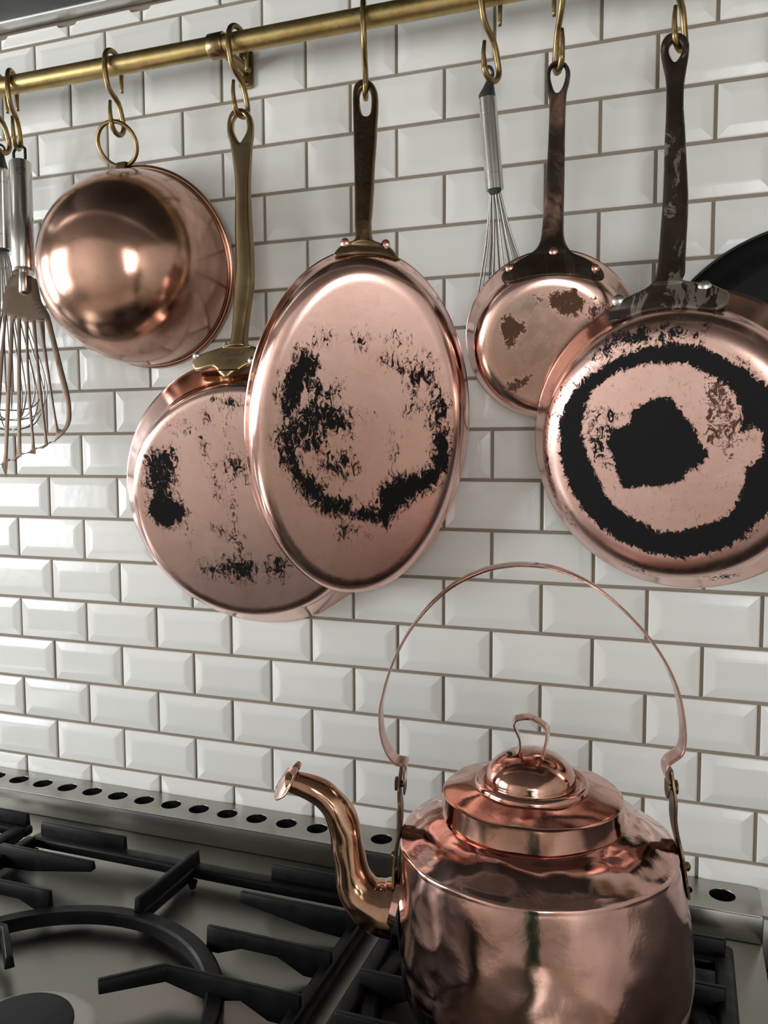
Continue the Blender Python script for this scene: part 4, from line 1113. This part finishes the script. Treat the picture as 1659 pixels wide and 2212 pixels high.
# lid
lid_prof = [(0.0, 1.1950), (0.0925, 1.1950), (0.0938, 1.1958), (0.0935, 1.2000), (0.0928, 1.2150), (0.0929, 1.2178), (0.0918, 1.2188)]
lid_prof += [(0.0918+(0.060-0.0918)*t, 1.2188+(1.2268-1.2188)*t) for t in [k/10 for k in range(1, 11)]]
V, F = lathe_data(lid_prof+[(0.0, 1.2268)], 150, lambda a, b, z: kpos(0.0005+a, z, b))
for i, v in enumerate(V):
    v = Vector(v); V[i] = v+Vector((0, 0, 1))*(mn.noise(v*26)*0.0016)+KN*mn.noise(v*30+Vector((5, 5, 5)))*0.0009
lb = bmesh.new(); vs = [lb.verts.new(v) for v in V]
for f in F: lb.faces.new([vs[i] for i in f])
lid = from_bm('lid', lb, M['kettle_lid'], kettle, 35)
lathe('lid_ring', [(0.0, 1.2262), (0.0592, 1.2262), (0.0594, 1.2280), (0.0578, 1.2318), (0.0560, 1.2328), (0.0530, 1.2322), (0.0495, 1.2312), (0.0485, 1.2300), (0, 1.2300)], M['kettle_lid'], lid, 110, lambda a, b, z: kpos(0.0+a, z, b), 40)
lathe('lid_dome', [(0.0472, 1.2305)]+[(0.0466*math.cos(PI/2*k/16) if k < 16 else 0.0, 1.2318+0.0318*math.sin(PI/2*k/16)) for k in range(17)], M['kettle_lid'], lid, 100, lambda a, b, z: kpos(-0.001+a, z, b), 60)
# little strap handle on the dome, turned a little towards the viewer on its right foot
def lh(s, z): return kpos(s, z, 0.35*max(s, 0)+0.005)
lpts = spline([lh(s, z) for s, z in DATA['lidh']], 4)
grip = tube('lid_handle', lpts, 1.0, M['kettle_lid'], lid, 16, 40, flat=(0.0090, 0.0012), up=tuple(KN))
for s, z, of in ((-0.0235, 1.2585, 0.005), (0.024, 1.2480, 0.0135)):
    c = kpos(s, z, of); nrm = (c-kpos(0, 1.20)).normalized()
    tube('rivet', [c-nrm*0.001, c+nrm*0.002, c+nrm*0.0035], [0.0036, 0.0036, 0.0015], M['lug'], grip, 14, 60)
# spout
SPT = [tuple(q) for q in spline(DATA['spout'], 4)]
path = [kpos(s, z) for s, z, r in SPT]
V, F = tube_data(path, [r for s, z, r in SPT], 40, up=tuple(KN))
for i, v in enumerate(V):
    v = Vector(v); V[i] = v+Vector((mn.noise(v*38), mn.noise(v*38+Vector((9, 0, 0))), mn.noise(v*38+Vector((0, 9, 0)))))*0.0017
spout = from_py('spout', V, F, M['spout'], kettle, 60)
lathe_c = kpos(SPT[0][0]-0.0005, SPT[0][1])
tube('collar', [kpos(-0.1405, 1.0895), kpos(-0.1475, 1.0912)], [0.0350, 0.0322], M['kettle'], spout, 48, 50, up=tuple(KN))
top_seam = []
for q0, q1, r in [(path[max(i-1, 0)], path[min(i+1, len(path)-1)], SPT[i][2]) for i in range(6, len(path)-2)]:
    t = (q1-q0).normalized(); nn = t.cross(KN); 
    if nn.z < 0: nn = -nn
    top_seam.append((q0+q1)/2+(nn*0.93+KN*0.42).normalized()*r*0.985)
tube('seam', top_seam, 0.0009, M['engrave'], spout, 8, 179)
f0, f1, f2 = [Vector((s, z)) for s, z in DATA['flap']]
fd = (f1-f0); fl = fd.length; fdn = fd.normalized(); fnn = Vector((-fdn.y, fdn.x))
outline = []
for k in range(24):
    a = 2*PI*k/24
    outline.append((fl*0.5+fl*0.52*math.cos(a), 0.0155*math.sin(a)))
def fplace(a, b, c):
    q = f0+fdn*a+fnn*(c-b*0.42+0.0008*math.sin(a*260))
    return kpos(q.x, q.y, b)
flap = prism('flap', outline, -0.0007, 0.0009, M['kettle'], spout, 0.0003, fplace)
hc_ = f1+fdn*0.002
for k, (o0, o1, r) in enumerate(((0.011, 0.003, 0.0036), (0.003, -0.005, 0.0040), (-0.005, -0.0125, 0.0036))):
    tube('hinge_knuckle', [kpos(hc_.x, hc_.y, o0-0.0003), kpos(hc_.x, hc_.y, o1+0.0003)], r, M['lug' if k == 1 else 'kettle'], flap, 16, 40)
# bail handle: flat hammered strap
bl = [kpos(*q) for q in [tuple(q) for q in spline(DATA['bail'], 5)]]
bail = tube('bail_handle', bl, 1.0, M['kettle'], kettle, 16, 45, flat=(0.0140, 0.0014), up=tuple(KN))
# lugs riveted to the shoulder
for key, sgn in (('earL', -1), ('earR', 1)):
    P = spline(DATA[key], 4); m = len(P)
    wd = [0.55+0.45*min(1, 3*i/m)+0.35*max(0, i/m-0.35) for i in range(m)]
    lug = tube('lug', [kpos(q[0], q[1]) for q in P], wd, M['lug'], kettle, 16, 45, flat=(0.0145, 0.0018), up=tuple(KN))
    sR, zR = DATA['earriv'][0 if sgn < 0 else 1]
    d = KE*(-sgn)
    c = kpos(P[5][0], zR)
    tube('pivot_rivet', [c-d*0.0052, c-d*0.0045, c-d*0.0022, c-d*0.0020, c+d*0.0048, c+d*0.0050, c+d*0.0062, c+d*0.0074], [0.004, 0.0072, 0.0075, 0.0035, 0.0035, 0.0118, 0.0112, 0.005], M['lug'], lug, 24, 45)
    sR, zR = DATA['earriv'][2 if sgn < 0 else 3]
    c = kpos(sR, zR)
    tube('rivet', [c+d*0.004, c-d*0.0002, c-d*0.002], [0.0048, 0.0046, 0.002], M['lug'], lug, 16, 60)

# ------------------------------------------------------------------ the photographer, seen only as a reflection in the copper
def skin_mesh(name, joints, bones, sub=1):
    """continuous surface grown around a skeleton: joints = {key: (x, y, z, radius)}"""
    keys = list(joints); me = bpy.data.meshes.new(name)
    me.from_pydata([joints[k][:3] for k in keys], [(keys.index(a), keys.index(b)) for a, b in bones], [])
    ob = bpy.data.objects.new(name, me); COL.objects.link(ob)
    ob.modifiers.new('skin', 'SKIN').use_smooth_shade = True
    if not me.skin_vertices: me.skin_vertices.new()
    for i, k in enumerate(keys):
        sv = me.skin_vertices[0].data[i]
        r = joints[k][3]; sv.radius = r if isinstance(r, tuple) else (r, r); sv.use_root = (i == 0)
    sd = ob.modifiers.new('sub', 'SUBSURF'); sd.levels = sub; sd.render_levels = sub
    dg = bpy.context.evaluated_depsgraph_get(); dg.update()
    out = bpy.data.meshes.new_from_object(ob.evaluated_get(dg), depsgraph=dg)
    bpy.data.objects.remove(ob)
    return out
PX, PY = 1.235, -1.60
J = {'pelvis': (PX, PY, 0.93, (0.150, 0.105)), 'waist': (PX, PY+0.01, 1.07, (0.128, 0.092)), 'chest': (PX, PY+0.02, 1.27, (0.150, 0.105)),
     'upper': (PX, PY+0.015, 1.37, (0.120, 0.080)), 'neck': (PX, PY+0.03, 1.46, 0.052), 'jaw': (PX, PY+0.075, 1.525, (0.055, 0.062)),
     'face': (PX, PY+0.065, 1.60, (0.073, 0.088)), 'crown': (PX, PY+0.05, 1.685, (0.062, 0.074))}
BN = [('pelvis', 'waist'), ('waist', 'chest'), ('chest', 'upper'), ('upper', 'neck'), ('neck', 'jaw'), ('jaw', 'face'), ('face', 'crown')]
for t, s_ in (('l', -1), ('r', 1)):
    J.update({'sh'+t: (PX+s_*0.165, PY+0.02, 1.385, 0.055), 'el'+t: (PX+s_*0.225, PY+0.14, 1.195, 0.040), 'wr'+t: (PX+s_*0.125-0.02, PY+0.262, 1.435, 0.027),
              'pa'+t: (PX+s_*0.098-0.03, PY+0.288, 1.495, (0.030, 0.017)),
              'hi'+t: (PX+s_*0.085, PY, 0.84, 0.088), 'kn'+t: (PX+s_*0.095, PY+0.02, 0.49, 0.054), 'ca'+t: (PX+s_*0.098, PY-0.01, 0.34, 0.050),
              'an'+t: (PX+s_*0.10, PY-0.01, 0.075, 0.035), 'he'+t: (PX+s_*0.10, PY-0.03, 0.036, 0.032), 'to'+t: (PX+s_*0.115, PY+0.15, 0.024, (0.042, 0.020))})
    BN += [('upper', 'sh'+t), ('sh'+t, 'el'+t), ('el'+t, 'wr'+t), ('wr'+t, 'pa'+t), ('pelvis', 'hi'+t), ('hi'+t, 'kn'+t), ('kn'+t, 'ca'+t), ('ca'+t, 'an'+t), ('an'+t, 'he'+t), ('an'+t, 'to'+t)]
    px_, py_, pz_ = J['pa'+t][:3]
    for k, (dx, ln) in enumerate(((-0.024, 0.062), (-0.008, 0.074), (0.008, 0.070), (0.023, 0.055))):
        a = (px_+dx*0.6, py_+0.010, pz_+0.030+dx*s_*0.3, 0.0095); b = (a[0]-s_*ln*0.45, a[1]+0.012, a[2]+ln*0.45, 0.0085); c = (b[0]-s_*ln*0.35, b[1]-0.004, b[2]+ln*0.10, 0.0075)
        for q, v in zip('abc', (a, b, c)): J['f%d%s%s' % (k, q, t)] = v
        BN += [('pa'+t, 'f%da%s' % (k, t)), ('f%da%s' % (k, t), 'f%db%s' % (k, t)), ('f%db%s' % (k, t), 'f%dc%s' % (k, t))]
    J['t0'+t] = (px_-s_*0.020, py_-0.018, pz_+0.012, 0.0110); J['t1'+t] = (px_-s_*0.034, py_-0.022, pz_+0.042, 0.0090)
    BN += [('pa'+t, 't0'+t), ('t0'+t, 't1'+t)]
person = empty('person', (PX, PY, 0.0))
tag(person, 'person in a green top and green shorts taking the photo, mirrored in the copper bowl', 'person')
me = skin_mesh('body', J, BN, 2)
skin = mat_plain('skin', (0.55, 0.34, 0.25), 0.5, 0, 0.05); green = mat_plain('green_cloth', (0.035, 0.13, 0.075), 0.85, 0, 0.15); shorts = mat_plain('green_shorts_cloth', (0.03, 0.10, 0.055), 0.85, 0, 0.15)
hairm = mat_plain('brown_hair', (0.06, 0.035, 0.02), 0.6, 0, 0.2)
for m_ in (skin, green, shorts, hairm): me.materials.append(m_)
for p in me.polygons:
    x, y, z = p.center
    arm = abs(x-PX) > 0.17 and z > 1.0
    if z > 1.56 and (y < PY+0.055 or z > 1.665): p.material_index = 3
    elif z > 1.43 or (arm and z < 1.31) or (y > PY+0.2 and z > 1.0): p.material_index = 0
    elif z > 0.93: p.material_index = 1
    elif z > 0.60: p.material_index = 2
mesh_obj('body', me, None, person, 179)
for s_ in (-1, 1):
    lathe('eye', [(0, 0.009), (0.006, 0.007), (0.009, 0.0), (0, -0.004)], M['paint'], person, 14, (lambda s_: lambda a, b, c: (PX+s_*0.030+a, PY+0.143+c, 1.607+b))(s_))
    tube('ear', [(PX+s_*0.074, PY+0.06, 1.57), (PX+s_*0.082, PY+0.05, 1.60), (PX+s_*0.076, PY+0.055, 1.625)], [0.007, 0.011, 0.006], skin, person, 10, 179)
tube('nose', [(PX, PY+0.148, 1.608), (PX, PY+0.166, 1.575), (PX, PY+0.150, 1.562)], [0.006, 0.012, 0.009], skin, person, 10, 179)
tube('mouth', [(PX-0.022, PY+0.138, 1.541), (PX, PY+0.146, 1.539), (PX+0.022, PY+0.138, 1.541)], [0.002, 0.005, 0.002], mat_plain('lips', (0.42, 0.17, 0.14), 0.5), person, 8, 179)
phone = box('smartphone', 1.150, 1.226, -1.2755, -1.2675, 1.452, 1.602, M['plastic'], None, 0.003)
tag(phone, 'dark smartphone held up by the person in green', 'phone')
